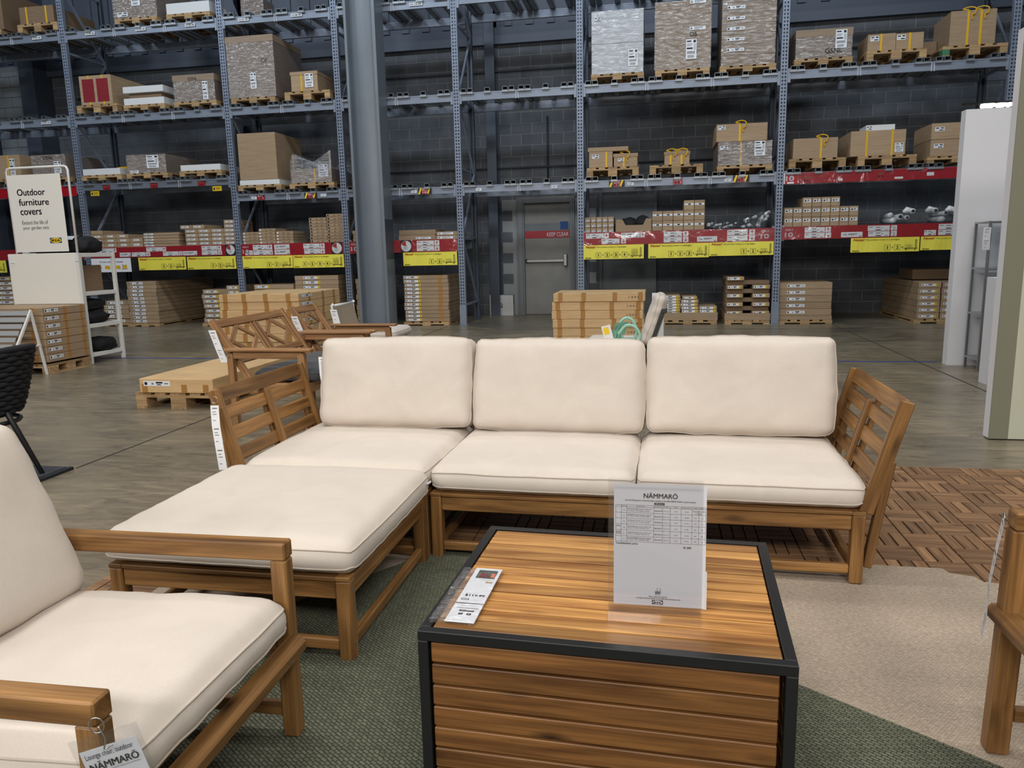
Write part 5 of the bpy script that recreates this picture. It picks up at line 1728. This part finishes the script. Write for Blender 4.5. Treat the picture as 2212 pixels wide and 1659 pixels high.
# plastic sleeve with price papers
sl = thing('price_sleeve', 'clear plastic sleeve with three price papers lying on the table edge', 'price tag', (-.498, 1.545, TZ + .001), math.radians(-2.0))
block('sleeve_back', sl, 0, .105, 0, .29, 0, .002, 'sleeve')
for nm, x0, y0, w, h, zr in (('info_paper', .034, .196, .07, .094, .006), ('price_paper', .034, .098, .07, .098, .0045), ('pickup_paper', .034, 0.004, .07, .088, .003)):
    q = MB(); q.box(0, w, 0, h, 0, .0008)
    p = q.build(nm, 'paper', sl, (x0, y0, zr), (math.radians(1), 0, 0))
    if nm == 'info_paper':
        q = MB(); q.quad(.012, .035, .062, .082, .0012, 0); q.quad(.02, .04, .042, .062, .0018, 1); q.quad(.05, .04, .06, .064, .0018, 2)
        q.build('product_photo', ['photo_green', 'photo_red', 'photo_peach'], p)
        text(p, 'care and assembly', .02, .027, .034, .003, 'ink_grey'); text(p, 'more about this product series', .012, .0215, .05, .003, 'ink_grey')
        q = MB(); q.quad(.045, .011, .062, .018, .0012, 0); q.disc(.0535, .0145, .0078, .003, z=.0018, i=1); q.build('brand_mark', ['logo_blue', 'logo_yellow'], p)
    elif nm == 'price_paper':
        text(p, '$119.99', .012, .03, .05, .013, 'ink', .03); text(p, 'Article price', .012, .046, .03, .003, 'ink_grey')
        q = MB(); q.quad(.008, .013, .028, .021, .0012, 0); q.disc(.018, .017, .0092, .0034, z=.0018, i=1); q.build('brand_mark', ['ink', 'paper'], p)
        text(p, 'IKEA', .0115, .0155, .013, .0032, 'ink', .04, z=.0025)
        text(p, 'light brown stained acacia', .036, .013, .024, .0025, 'ink_grey')
    else:
        text(p, 'Pick up this item in', .018, .074, .036, .0045, 'ink_grey'); text(p, 'SELF SERVE FURNITURE AREA', .008, .064, .056, .0045, 'ink', .01)
        q = MB(); q.quad(.02, .050, .056, .058, .0012, 0); q.quad(.022, .034, .033, .043, .0012, 0); q.quad(.042, .034, .053, .043, .0012, 0); q.build('black_boxes', 'ink', p)
        text(p, '705.103.62', .022, .052, .032, .0045, 'paper', .02, z=.002); text(p, '17', .0245, .0365, .006, .005, 'paper', .02, z=.002); text(p, '6', .0455, .0365, .003, .005, 'paper', .02, z=.002)
block('sleeve_front', sl, 0, .106, 0, .288, .0085, .009, 'sleeve')

# ================================================================== LOUNGE CHAIR AT THE LEFT
def lounge(name, label, loc, rz, z0, W_=.71, front_x=0.0, arm_top=.565, seat_z=.325, D=.74):
    """wooden armchair facing +x; y runs across its width"""
    t = thing(name, label, 'armchair', (loc[0], loc[1], z0), rz)
    L = .042; A = A_
    yb = W_ / 2 - L / 2
    at = arm_top - z0; st = seat_z - z0
    for s in (-1, 1):
        y = s * yb
        plank('front_leg', t, (-.021, y, 0), (-.021, y, at - .046), L, L, A, (1, 0, 0), .004)
        plank('rear_leg', t, (-D + .02, y, 0), (-D + .06, y, at - .046), L, L, A, (1, 0, 0), .004)
        plank('armrest', t, (.0, y, at - .0225), (-D, y, at - .0225), .046, .045, A, bev=.004)
        plank('side_rail', t, (-.044, y, st - .035), (-D + .06, y, st - .06), .024, .055, A)
        plank('stretcher', t, (-.044, y, .07), (-D + .03, y, .07), .024, .036, A)
        plank('back_post', t, (-D + .16, y * .93, st - .02), (-D - .02, y * .93, .80 - z0), .03, .045, A, (1, 0, 0))
    # rounded front rail
    plank('front_rail', t, (.008, -yb + .0, st - .025), (.008, yb + .0, st - .025), .055, .05, A, bev=.014)
    plank('rear_rail', t, (-D + .14, -yb + .022, st - .07), (-D + .14, yb - .022, st - .07), .024, .055, A)
    for k in range(5):
        x = -.08 - k * .115
        plank('seat_slat', t, (x, -yb + .022, st - .02 - k * .006), (x, yb - .022, st - .02 - k * .006), .07, .016, A)
    for k in range(4):
        f = (k + .8) / 4.6
        plank('back_slat', t, (-D + .16 - .18 * f, -yb * .93 + .016, st + (.80 - seat_z) * f), (-D + .16 - .18 * f, yb * .93 - .016, st + (.80 - seat_z) * f), .018, .055, A, (-.35, 0, 1))
    for s in (-1, 1):
        q = MB(); q.disc(0, 0, .006, n=10)
        q.build('bolt', 'steel', t, (.0361, s * (yb - .1), st - .025), (PI / 2, 0, PI / 2))
    return t


LX, LY = -.885, 1.315
lounge('lounge_chair', 'acacia lounge chair in the left foreground with beige cushions', (LX, LY), math.radians(1.0), FZ, seat_z=.322)
cushion('seat_cushion', 'beige seat cushion on the left foreground lounge chair', .66, .62, .105, (LX - .322, LY + .0, .322 + .055), (0, math.radians(-1.2), 0), 31, nx=30, ny=28, crown=.014, r=.05)
cushion('back_cushion', 'beige back cushion of the left foreground lounge chair', .50, .62, .16, (LX - .70, LY - .0, .325 + .30), (0, math.radians(-112), 0), 32, r=.06, crown=.04, cr2=.04, amp=.006, side=.012, nx=30, ny=28)
# its tag
tg = thing('price_tag', 'clear sleeved price tag reading lounge chair outdoor on the armrest', 'price tag', (-.862, .945, .52))
tg.rotation_euler = (math.radians(2), math.radians(-13), math.radians(20))
q = MB(); q.box(-.045, .062, -.17, .005, -.0012, 0)
slv = q.build('sleeve', 'sleeve', tg, (0, -.004, 0), FRONT)
q = MB(); q.box(0, .089, 0, .145, -.0006, 0)
card = q.build('price_card', 'paper_dim', tg, (-.037, -.001, -.165), FRONT)
text(card, 'Lounge chair, outdoor', .006, .126, .074, .0125, 'ink_navy', .0); text(card, 'NÄMMARÖ', .007, .107, .076, .016, 'ink', .02)
text(card, 'Light brown stained/Frösön/Duvholmen', .007, .101, .075, .004, 'ink_grey'); text(card, 'beige', .007, .0945, .012, .004, 'ink_grey')
q = MB()
q.tube([(.01 + .0 + .011 * math.cos(a), -.012, .012 + .0135 * math.sin(a)) for a in [2 * PI * k / 18 for k in range(18)]], .0012, 5, closed=True)
q.tube(smooth_path([(.012, -.013, .01), (.016, -.016, -.012), (.008, -.014, -.03), (.02, -.013, -.028)], 5), .0012, 5)
q.build('string', 'steel', tg, (0, 0, .012), smooth=True)

# chair cut by the right picture edge (faces the coffee table)
t = thing('armchair', 'wooden armchair cut off by the right picture edge', 'armchair', (.835, 1.86, BZ), math.radians(0))
RH = .645 - BZ; RS = .40 - BZ
W2 = .56
for y in (-.0, -W2):
    plank('front_leg', t, (0, y, 0), (0.012, y, RH - .045), .044, .05, A_, (1, 0, 0), .004)
    plank('rear_leg', t, (.52, y, 0), (.56, y, RH - .045), .044, .044, A_, (1, 0, 0), .004)
    plank('armrest', t, (-.01, y, RH - .022), (.56, y, RH - .022), .048, .044, A_, bev=.004)
    plank('side_rail', t, (.03, y, RS - .03), (.53, y, RS - .03), .024, .055, A_)
    plank('stretcher', t, (.03, y, .10), (.52, y, .10), .024, .036, A_)
plank('front_rail', t, (-.006, .04, RS - .02), (-.006, -W2 - .04, RS - .02), .06, .04, A_, bev=.012)
for k in range(4): plank('seat_slat', t, (.07 + .12 * k, -.03, RS - .0), (.07 + .12 * k, -W2 + .03, RS - .0), .08, .018, A_)
for k in range(4): plank('back_slat', t, (.56 + .02 * k, -.03, RS + .1 + .1 * k), (.56 + .02 * k, -W2 + .03, RS + .1 + .1 * k), .018, .06, A_, (.2, 0, 1))
tg2 = ribbon('price_tag', [(.80, 1.842, .63), (.79, 1.84, .56), (.782, 1.842, .47), (.785, 1.85, .39), (.778, 1.85, .33)], .07, 'clear hanging tag on the armchair at the right edge', (.37, 1, 0))
tg2.data.materials.clear(); tg2.data.materials.append(MATS['paper_dim'])
q = MB(); q.tube([(.80 + .013 * math.cos(a) * .3, 1.842 + .013 * math.cos(a), .632 + .013 * math.sin(a)) for a in [2 * PI * k / 14 for k in range(14)]], .0016, 5, closed=True)
q.build('tag_ring', 'steel', tg2, smooth=True)

# ================================================================== ROPE CHAIR AND DARK DECK MAT, LEFT EDGE
dm = thing('deck_mat', 'dark grey plastic deck tiles under the black rope chair', 'deck tiles', (-4.0, 3.0, 0))
block('mat_base', dm, -.9, .51, -.6, .905, .0005, .012, 'dark_plastic')
for k in range(9):
    block('mat_plank', dm, -.9, .475, .89 - .098 * (k + 1) + .006, .89 - .098 * k, .012, .022, 'mat_dark', .001)
block('edge_ramp', dm, .48, .512, -.6, .905, .0122, .02, 'dark_plastic', .003)
rc = thing('rope_chair', 'black rope-woven chair at the left picture edge', 'chair', (-3.97, 3.76, -.012))
cxr, cyr = -.02, .02
rows_n = 13
for k in range(rows_n):
    z = .40 + k * .029
    f = k / (rows_n - 1)
    ra = .225 + .10 * f ** .8
    pts = []; rad = []
    n = 40
    for i in range(n + 1):
        a = math.radians(-100 + 200 * i / n)
        ph = (i + (k % 2) * 2) * PI / 2.0
        rr = ra + .006 * math.sin(ph)
        dip = -.05 * (abs(a) / math.radians(100)) ** 2 * f
        pts.append((cxr + rr * math.cos(a), cyr + rr * math.sin(a) * .95, z + dip)); rad.append(.0165 + .004 * math.cos(ph * 1.0))
    q = MB(); q.tube(pts, .016, 7, rad=rad)
    q.build('woven_rope', 'black_rope', rc, smooth=True)
q = MB()
q.tube([(cxr + .332 * math.cos(math.radians(a)), cyr + .316 * math.sin(math.radians(a)), .775 - .05 * (abs(a) / 100) ** 2) for a in range(-100, 101, 8)], .017, 8)
q.build('top_rim', 'black_rope', rc, smooth=True)
for (x0, y0, x1, y1) in ((.19, .0, .41, -.02), (.05, -.2, .12, -.36), (-.2, .18, -.3, .3), (-.2, -.2, -.3, -.32)):
    q = MB(); q.tube([(x0, y0, .42), (x0 + .02, y0, .38), (x1, y1, .034)], .0135, 10, rad=[.02, .017, .0135])
    q.build('leg', 'black_metal', rc, smooth=True)
lump_ = lump('seat_pad', (0, 0, 0), (.24, .24, .045), 'black_rope', None, None, 5, .03)
lump_.parent = rc; lump_.location = (-.03, 0, .39)
q = MB(); q.tube([(.21 * math.cos(a), .21 * math.sin(a), .335) for a in [2 * PI * k / 24 for k in range(24)]], .014, 7, closed=True)
q.build('seat_ring', 'black_metal', rc, smooth=True)

# ================================================================== LEFT DISPLAY: STACK, SIGN, SHELF, FOLDING CHAIR
stz = .132
pallet(-7.12, 7.335, 0, 'pallet under the labelled carton stack below the covers sign', .83, .66, bh=.05)
hs = stack(-8.4, -6.705, .1325, 7, .0878, 'labelled stack under the covers sign', 'carton', None, .66, 7.33, .004, tapes=((.3, .05), (.62, .05), (.9, .05)), side=('dot', .03, .42, .2, .42))
for o in hs:
    hx, hy, hz = DIM[o.name]
    for yy in (-.02, .24):
        block('tape_strip', o, hx, hx + .0012, yy, yy + .045, -hz * .95, hz, 'carton_tape')
# white shelf unit
su = thing('white_shelf', 'white open shelf unit holding black bags beside the covers sign', 'shelf unit', (-6.80, 8.08, 0))
Wt = 'white_paint'
for y0 in (0.0, .58):
    for x0 in (-.0, -.95):
        block('upright', su, x0 - .02, x0 + .02, y0, y0 + .045, 0, 1.35, Wt, .003)
for z in (.10, .455, .85, 1.315):
    for y0 in (0.0, .585):
        pass
    block('shelf_panel', su, -.93, -.021, .01, .615, z, z + .03, Wt, .003)
    block('end_rail', su, -.016, .016, .046, .579, z - .015, z + .035, Wt, .003)
# sign board and hanging sign
sb = thing('sign_board', 'white board panel standing on the cartons below the covers sign', 'board', (-7.2, 8.02, .748))
block('board_panel', sb, -.49, .47, -.012, .012, .0, .605, 'cream', .002)
block('edge_strip', sb, .435, .475, -.02, -.012, .0, .605, 'white_gloss', .001)
for x in (-.47, .42): block('clip', sb, x, x + .06, -.02, -.012, .5, .506, 'paper_dim')
fs = thing('sign_stand', 'white tubular frame holding the outdoor furniture covers sign', 'sign stand', (-7.2, 8.05, 0))
q = MB()
pts = [(-.40, 0, 1.355), (-.40, 0, 2.25), (-.40, 0, 2.31), (-.385, 0, 2.345), (-.35, 0, 2.355), (.38, 0, 2.355), (.415, 0, 2.345), (.432, 0, 2.31), (.432, 0, 2.25), (.432, 0, 1.355)]
q.tube(pts, .014, 8); q.build('tube_frame', 'white_gloss', fs, smooth=True)
for x in (-.36, .30):
    q = MB(); q.tube([(x, -.015, 2.345), (x + .004, -.02, 2.27)], .0015, 4); q.build('hanger', 'steel', fs)
sp = plate('hanging_sign', -7.575, 1.372, .72, .90, 8.02, 'cream', 'white hanging sign reading outdoor furniture covers', 'sign')
text(sp, 'Outdoor', .11, .66, .385, .078, 'ink_navy', .018); text(sp, 'furniture', .12, .545, .41, .078, 'ink_navy', .018); text(sp, 'covers', .125, .435, .29, .058, 'ink_navy', .018)
text(sp, 'Extend the life of', .13, .325, .355, .045, 'ink'); text(sp, 'your garden sets', .132, .255, .355, .05, 'ink')
q = MB(); q.quad(.48, .10, .64, .162, .0012, 0); q.disc(.56, .131, .076, .0285, z=.002, i=1, n=28)
q.build('brand_mark', ['logo_blue', 'logo_yellow'], sp)
text(sp, 'IKEA', .497, .118, .126, .027, 'logo_blue', .04, z=.003)
# black bags on the shelf
def bag(loc, dims, label, seed, white=True):
    o = lump('furniture_cover_bag', loc, dims, 'black_cloth', label, 'bag', seed, .17, 2.3, 40, 'black cover bags', boxy=.65)
    if white:
        q = MB(); m = 8
        for k in range(m + 1):
            a = math.radians(25 + 60 * k / m)
            q.v += [(-dims[0] * .5, -dims[1] * 1.1 * math.cos(a) ** .65, dims[2] * 1.14 * math.sin(a) ** .65), (dims[0] * .35, -dims[1] * 1.1 * math.cos(a) ** .65, dims[2] * 1.14 * math.sin(a) ** .65)]
        for k in range(m): q.f.append((2 * k, 2 * k + 1, 2 * k + 3, 2 * k + 2)); q.i.append(0)
        q.build('paper_label', 'paper', o, smooth=True)
    return o


bag((-6.98, 8.36, 1.345 + .10), (.22, .2, .10), 'black cover bag with white label on top of the white shelf', 11)
bag((-7.42, 8.36, 1.345 + .10), (.2, .2, .10), 'black cover bag half hidden behind the covers sign', 12, False)
bag((-6.98, 8.34, .485 + .075), (.2, .22, .075), 'lower black cover bag with label on the middle shelf', 13)
bag((-7.0, 8.36, .485 + .225), (.17, .2, .075), 'upper black cover bag with label on the middle shelf', 14)
bag((-6.96, 8.42, .13 + .085), (.2, .2, .085), 'black cover bag on the bottom shelf', 15, False)
load(-7.15, -6.93, .881, 1.2, 'carton_dark', 'plain brown carton on the upper shelf of white unit', d=.5, y0=8.12)

# folding chair with grey slats and white frame
fc = thing('folding_chair', 'folding chair with grey slats and white frame before the labelled stack', 'chair', (-6.74, 7.05, 0))
top, bot = (.17, .72), (-.10, .33)
for k in range(6):
    f = k / 5.0
    y = top[0] + (bot[0] - top[0]) * f; z = .70 + (.36 - .70) * f
    plank('slat', fc, (-1.1, y - .012, z), (-.03, y - .012, z), .014, .058, 'slat_grey', (0, .55, 1), .003)
for x in (0.0, -1.12):
    plank('frame_rail', fc, (x, top[0], .735), (x, bot[0] - .02, .30), .03, .022, 'white_gloss', (1, 0, 0), .003)
    plank('rear_leg', fc, (x, top[0] - .01, .73), (x + .02, .26, .0), .03, .022, 'white_gloss', (1, 0, 0), .003)
    plank('arm_strut', fc, (x + .01, -.12, .33), (x + .01, .23, .34), .025, .02, 'white_gloss', bev=.003)
    plank('front_leg', fc, (x, -.14, .32), (x, -.3, .0), .03, .022, 'white_gloss', (1, 0, 0), .003)
plank('cross_rail', fc, (-1.1, -.12, .315), (0, -.12, .315), .03, .03, 'white_gloss', bev=.003)
plank('seat_panel', fc, (-1.1, -.32, .34), (-.02, -.32, .34), .34, .025, 'slat_grey', bev=.003)

# ================================================================== PALLET WITH A FLAT BOX
pallet(-3.96, 5.66, 0, 'wooden pallet on the floor under one flat carton', .80, 1.2, rz=0)
pallet(-3.96, 6.88, 0, 'second wooden pallet behind the bench under the flat carton', .80, 1.2)
fo = load(-4.30, -3.615, ptop(0) + .001, .262, 'carton_warm', 'single large flat carton on a floor pallet', d=2.2, y0=5.645, lab=[('dot', -.3, -.003, .25, .045)])
hx, hy, hz = DIM[fo.name]
for xx in (-.32, .05, .25):
    block('tape_strip', fo, xx, xx + .052, -hy - .0015, -hy, -hz * .98, hz * .2, 'carton_tape')
text(fo, 'CZ', -.04, -.215, .03, .02, 'ink', base=FACE(0, -hy + .014, 0), name='pallet_stamp')
TEXTS.pop()

# big box stack behind the bench
pallet(-4.83, 8.72, 0, 'pallet under the tall box stack behind the bench', .9, 1.2, bh=.04)
hs = stack(-5.37, -4.30, .1035, 7, .0998, 'box stack behind the bench', 'carton_warm', None, 1.25, 8.66, .02, tapes=((.05, .06), (.3, .06), (.57, .06), (.85, .06)), side=('dot', .06, .5, .3, .34))
for o in hs:
    hx, hy, hz = DIM[o.name]
    for yy in (-.35, .05, .4): block('tape_strip', o, hx, hx + .0012, yy, yy + .06, -hz * .95, hz, 'carton_tape')
# box stack right of it
pallet(-.66, 9.24, 0, 'pallet under the box stack behind the middle back cushion', .9, .8, bh=.04)
hs = stack(-1.22, -.115, .1035, 6, .1055, 'box stack behind middle back cushion', 'carton_warm', None, .75, 9.2, .012, tapes=((.045, .055), (.31, .055), (.64, .055), (.92, .055)))
for o in hs:
    hx, hy, hz = DIM[o.name]
    q = MB()
    for xx in (.40, .435, .47): q.disc(xx, 0, .011, z=.0012, n=10)
    q.quad(.35, -.009, .375, -.005, .0012); q.quad(.35, .005, .375, .009, .0012)
    q.build('printed_mark', 'carton_dark', o, (0, -hy - .0015, 0), FRONT)
# low carton in front of it
load(-1.03, -.14, .34, .5, 'carton_warm', 'low flat carton top showing above the middle back cushion', d=.42, y0=6.07)
load(-1.02, -.15, 0.001, .339, 'carton_warm', 'lower carton under the low flat carton behind the sofa', d=.4, y0=6.08)

# ================================================================== BENCH AND CHAIRS WITH DIAMOND BACKS
def diamond_seat(name, label, loc, Lg, nd, cat, cush):
    """facing +x, length along +y; loc is the near rear corner on the floor"""
    t = thing(name, label, cat, (loc[0], loc[1], 0))
    E_ = 'eucalyptus'
    for y in (.03, Lg - .03):
        plank('rear_leg', t, (.03, y, 0), (.03, y, .585), .05, .045, E_, (1, 0, 0))
        plank('front_leg', t, (.60, y, 0), (.57, y, .585), .05, .05, E_, (1, 0, 0))
        plank('armrest', t, (-.005, y, .61), (.655, y, .61), .075, .022, E_, bev=.006)
        plank('arm_rail', t, (.05, y, .572), (.58, y, .572), .03, .05, E_)
        plank('side_rail', t, (.05, y, .335), (.60, y, .335), .03, .075, E_)
        q = MB(); q.disc(0, 0, .008, n=10); q.build('bolt', 'steel', t, (.03, y - .0256, .56), FRONT)
    yn, yf = .085, Lg - .085
    b0, b1 = (.18, .31), (-.13, .80)
    def bp(y, f): return (b0[0] + (b1[0] - b0[0]) * f, y, b0[1] + (b1[1] - b0[1]) * f)
    upv = (b1[0] - b0[0], 0, b1[1] - b0[1])
    for y in (yn, yf): plank('back_post', t, bp(y, -.02), bp(y, 1.03), .04, .045, E_, (1, 0, .6))
    plank('back_rail', t, bp(yn - .0, .965), bp(yf + .0, .965), .026, .062, E_, upv)
    plank('back_rail', t, bp(yn, .44), bp(yf, .44), .026, .055, E_, upv)
    seg = (yf - yn) / nd
    for k in range(nd + 1):
        y = yn + seg * k
        if 0 < k < nd: plank('back_upright', t, bp(y, .47), bp(y, .93), .03, .02, E_, (1, 0, .6))
    for k in range(nd):
        ya, yb_ = yn + seg * k, yn + seg * (k + 1)
        m = (ya + yb_) / 2; w = seg * .34; fz0, fz1, fm = .50, .90, .70
        for yy in (m - w - .035, m + w + .035): plank('back_upright', t, bp(yy, .47), bp(yy, .93), .022, .016, E_, (1, 0, .6))
        P = [(m, fz1), (m + w, fm), (m, fz0), (m - w, fm)]
        for (a, b) in ((0, 1), (1, 2), (2, 3), (3, 0)):
            plank('diamond_bar', t, bp(*P[a]), bp(*P[b]), .038, .016, E_, (.83, 0, .52))
    plank('front_rail', t, (.59, .06, .335), (.59, Lg - .06, .335), .03, .075, E_)
    plank('rear_rail', t, (.2, .06, .335), (.2, Lg - .06, .335), .03, .06, E_)
    for k in range(5): plank('seat_slat', t, (.25 + .075 * k, .05, .36), (.25 + .075 * k, Lg - .05, .36), .055, .018, E_)
    return cushion('seat_cushion', cush, .50, Lg - .11, .085, (loc[0] + .42, loc[1] + Lg / 2, .37 + .0445), (0, 0, 0), len(label), crown=.012, r=.035, mat='cushion_grey', pip='cushion_grey', nx=14, ny=14, nz=5, low=False)


diamond_seat('garden_bench', 'brown wooden garden bench with two diamond lattices in its back', (-3.0, 4.87), 1.20, 2, 'bench', 'long dark grey cushion on the diamond back bench')
diamond_seat('garden_chair', 'brown wooden armchair with one diamond lattice behind the bench', (-3.0, 6.11), .60, 1, 'armchair', 'dark grey cushion on the single diamond armchair')
ribbon('price_tag', [(-3.105, 4.90, .75), (-3.06, 4.895, .62), (-3.02, 4.89, .52)], .05, 'white price tag hanging on the near post of the bench back', (1, .2, 0))
ribbon('price_tag', [(-3.09, 6.14, .74), (-3.03, 6.13, .6), (-2.98, 6.12, .48)], .055, 'white price tag hanging on the single diamond armchair', (1, .2, 0))

# white rope easy chair
wc = thing('rope_easy_chair', 'white framed easy chair with taupe cord back beside the column', 'armchair', (-3.3, 7.42, 0))
q = MB()
for y in (0, .56):
    q.tube(smooth_path([(.62, y, 0), (.60, y, .36), (.1, y, .36), (-.0, y, .72), (.02, y, .74)], 4), .014, 7)
    q.tube([(.1, y, .36), (.0, y, 0)], .014, 7)
q.tube([(0.0, 0, .735), (0.0, .56, .735)], .014, 7); q.tube([(.6, 0, .36), (.6, .56, .36)], .014, 7); q.tube([(.1, 0, .36), (.1, .56, .36)], .014, 7)
q.build('tube_frame', 'white_gloss', wc, smooth=True)
for k in range(22):
    y = .025 + .51 * k / 21
    q = MB(); q.tube([(.09, y, .37), (.005, y, .73)], .0075, 5); q.build('cord', 'rope_taupe', wc)
cushion('seat_cushion', 'white seat cushion on the cord back easy chair', .60, .56, .10, (-3.3 + .38, 7.70, .43), (0, 0, 0), 44, crown=.015, nx=14, ny=14, mat='cushion_cloth', low=False)
ribbon('price_tag', [(-3.275, 7.39, .70), (-3.24, 7.385, .56), (-3.21, 7.38, .44)], .07, 'white price tag on the cord back easy chair', (1, .1, 0))

# wicker chair with tufted cushion, faces left
wk = thing('wicker_chair', 'dark wicker chair seen from the side behind the sofa', 'chair', (-.04, 7.0, 0))
q = MB()
for k in range(15):
    z = .40 + k * .021
    q.tube([(.0 + .1 * (k / 14) + .012, -.27, z), (.0 + .1 * (k / 14) + .03, 0, z), (.0 + .1 * (k / 14) + .012, .27, z)], .0115, 6)
q.build('woven_back', 'wicker', wk, smooth=True)
for y in (-.27, .27):
    plank('back_post', wk, (-.03, y, .0), (.0, y, .36), .03, .03, 'wicker'); plank('back_post', wk, (.0, y, .36), (.125, y, .73), .035, .035, 'wicker')
    plank('front_leg', wk, (-.55, y, 0), (-.55, y, .36), .03, .03, 'wicker')
plank('top_rail', wk, (.13, -.29, .715), (.13, .29, .715), .05, .035, 'wicker')
plank('seat_frame', wk, (-.58, 0, .35), (.0, 0, .35), .56, .05, 'wicker')
cushion('back_cushion', 'cream tufted back cushion on the wicker chair', .46, .52, .09, (-.035 + .045, 7.0, .62), (0, math.radians(-73), 0), 51, crown=.03, cr2=.02, r=.04, amp=.012, nx=30, ny=20, low=False)
cushion('seat_cushion', 'cream seat cushion on the wicker chair', .50, .52, .07, (-.35, 7.0, .41), (0, 0, 0), 52, crown=.01, amp=.004, nx=14, ny=14, low=False)
tag(block('white_box', None, -.02, .1, 7.75, 8.0, 0, .80, 'white_board', .004), 'narrow white box standing behind the wicker chair', 'box')

# small mint plastic chair on the low carton
mc = thing('childs_chair', 'mint green plastic child chair with looped arms and price tag', 'chair', (-.27, 6.40, .501))
BCK = [Vector((-.085, -.12, .0)), Vector((-.035, -.12, .15)), Vector((.045, .09, .10)), Vector((.0, .09, -.0))]
q = MB()
# perforated back panel: grid of cells with round holes, two skins
def cellgrid(o0, ux, vz, nxh, nzh, th):
    nrm = ux.cross(vz).normalized() * th
    for s in (0, 1):
        for a in range(nxh):
            for b in range(nzh):
                p00 = o0 + ux * (a / nxh) + vz * (b / nzh) + nrm * s
                du, dv = ux / nxh, vz / nzh
                cor = [p00, p00 + du, p00 + du + dv, p00 + dv]
                c = p00 + du / 2 + dv / 2
                n = len(q.v); R = 12
                for k in range(R):
                    an = 2 * PI * k / R + PI / 4 + PI
                    q.v.append(tuple(c + du * .3 * math.cos(an) + dv * .3 * math.sin(an)))
                for cc in cor: q.v.append(tuple(cc))
                for k in range(4):
                    i0 = k * 3
                    q.f.append((n + 12 + k, n + 12 + (k + 1) % 4, n + (i0 + 3) % 12, n + (i0 + 2) % 12, n + (i0 + 1) % 12, n + i0)); q.i.append(0)
cellgrid(Vector((-.1, -.1, .0)), Vector((.10, .16, -.0)), Vector((.055, 0, .15)), 4, 2, .012)
q.build('back_panel', 'mint', mc)
for k, y in enumerate((.07, -.11)):
    ox = .0 if k == 0 else .035
    q = MB()
    q.tube(smooth_path([(-.03 + ox * .4, y, .09 - k * .03), (-.0 + ox, y, .155 - k * .03), (.05 + ox, y, .18 - k * .045), (.1 + ox, y, .15 - k * .045), (.125 + ox, y, .07 - k * .02), (.115 + ox, y, .0)], 6), .012, 8)
    q.build('arm_loop', 'mint', mc, smooth=True)
block('seat_panel', mc, -.08, .12, -.11, .08, .0, .012, 'mint', .003)
q = MB(); q.box(0, .075, 0, .13, -.0012, 0); 
tgm = q.build('price_card', 'paper', mc, (-.125, -.14, -.0), (PI / 2 - .1, -.25, .1))
q = MB(); q.quad(.012, .055, .055, .115, .001, 0); q.build('yellow_field', 'logo_yellow', tgm)

# ================================================================== RIGHT SIDE: METAL SHELF AND LAMPS
ms = thing('metal_cabinet', 'grey metal glass cabinet standing behind the partitions', 'cabinet', (3.12, 8.0, 0))
for x in (0, .75):
    for y in (0, .33): block('post', ms, x - .012, x + .012, y - .012, y + .012, 0, 1.44, 'steel', .002)
for z in (.10, .54, .98, 1.42): block('shelf_plate', ms, -.012, .762, -.012, .342, z, z + .018, 'steel', .002)
block('glass_pane', ms, .014, .735, -.006, -.003, .12, 1.41, 'cabinet_glass')
ribbon('price_tag', [(3.09, 7.98, 1.38), (3.085, 7.975, 1.27), (3.09, 7.98, 1.17)], .07, 'white price tag hanging on the metal glass cabinet', (1, .1, 0))
for i, (x, w) in enumerate(((4.12, .15), (4.30, .1), (4.42, .05))):
    o = block('led_lamp', None, x, x + w, 11.1, 11.2, 2.94, 2.985, 'lamp_led', .01)
    tag(o, '%s of three bright LED lamps above the white partition' % ('left', 'middle', 'right')[i], 'lamp', 'LED lamps')
o = block('lamp_track', None, 3.9, 5.2, 11.12, 11.18, 2.985, 3.01, 'black_metal', .002)
tag(o, 'black lamp track carrying the LED lamps above partition', 'lamp track')
o = block('lamp_post', None, 5.1, 5.16, 11.12, 11.18, 0, 2.985, 'black_metal', .002)
tag(o, 'black post carrying the lamp track behind the white partition', 'post')

flush_texts()
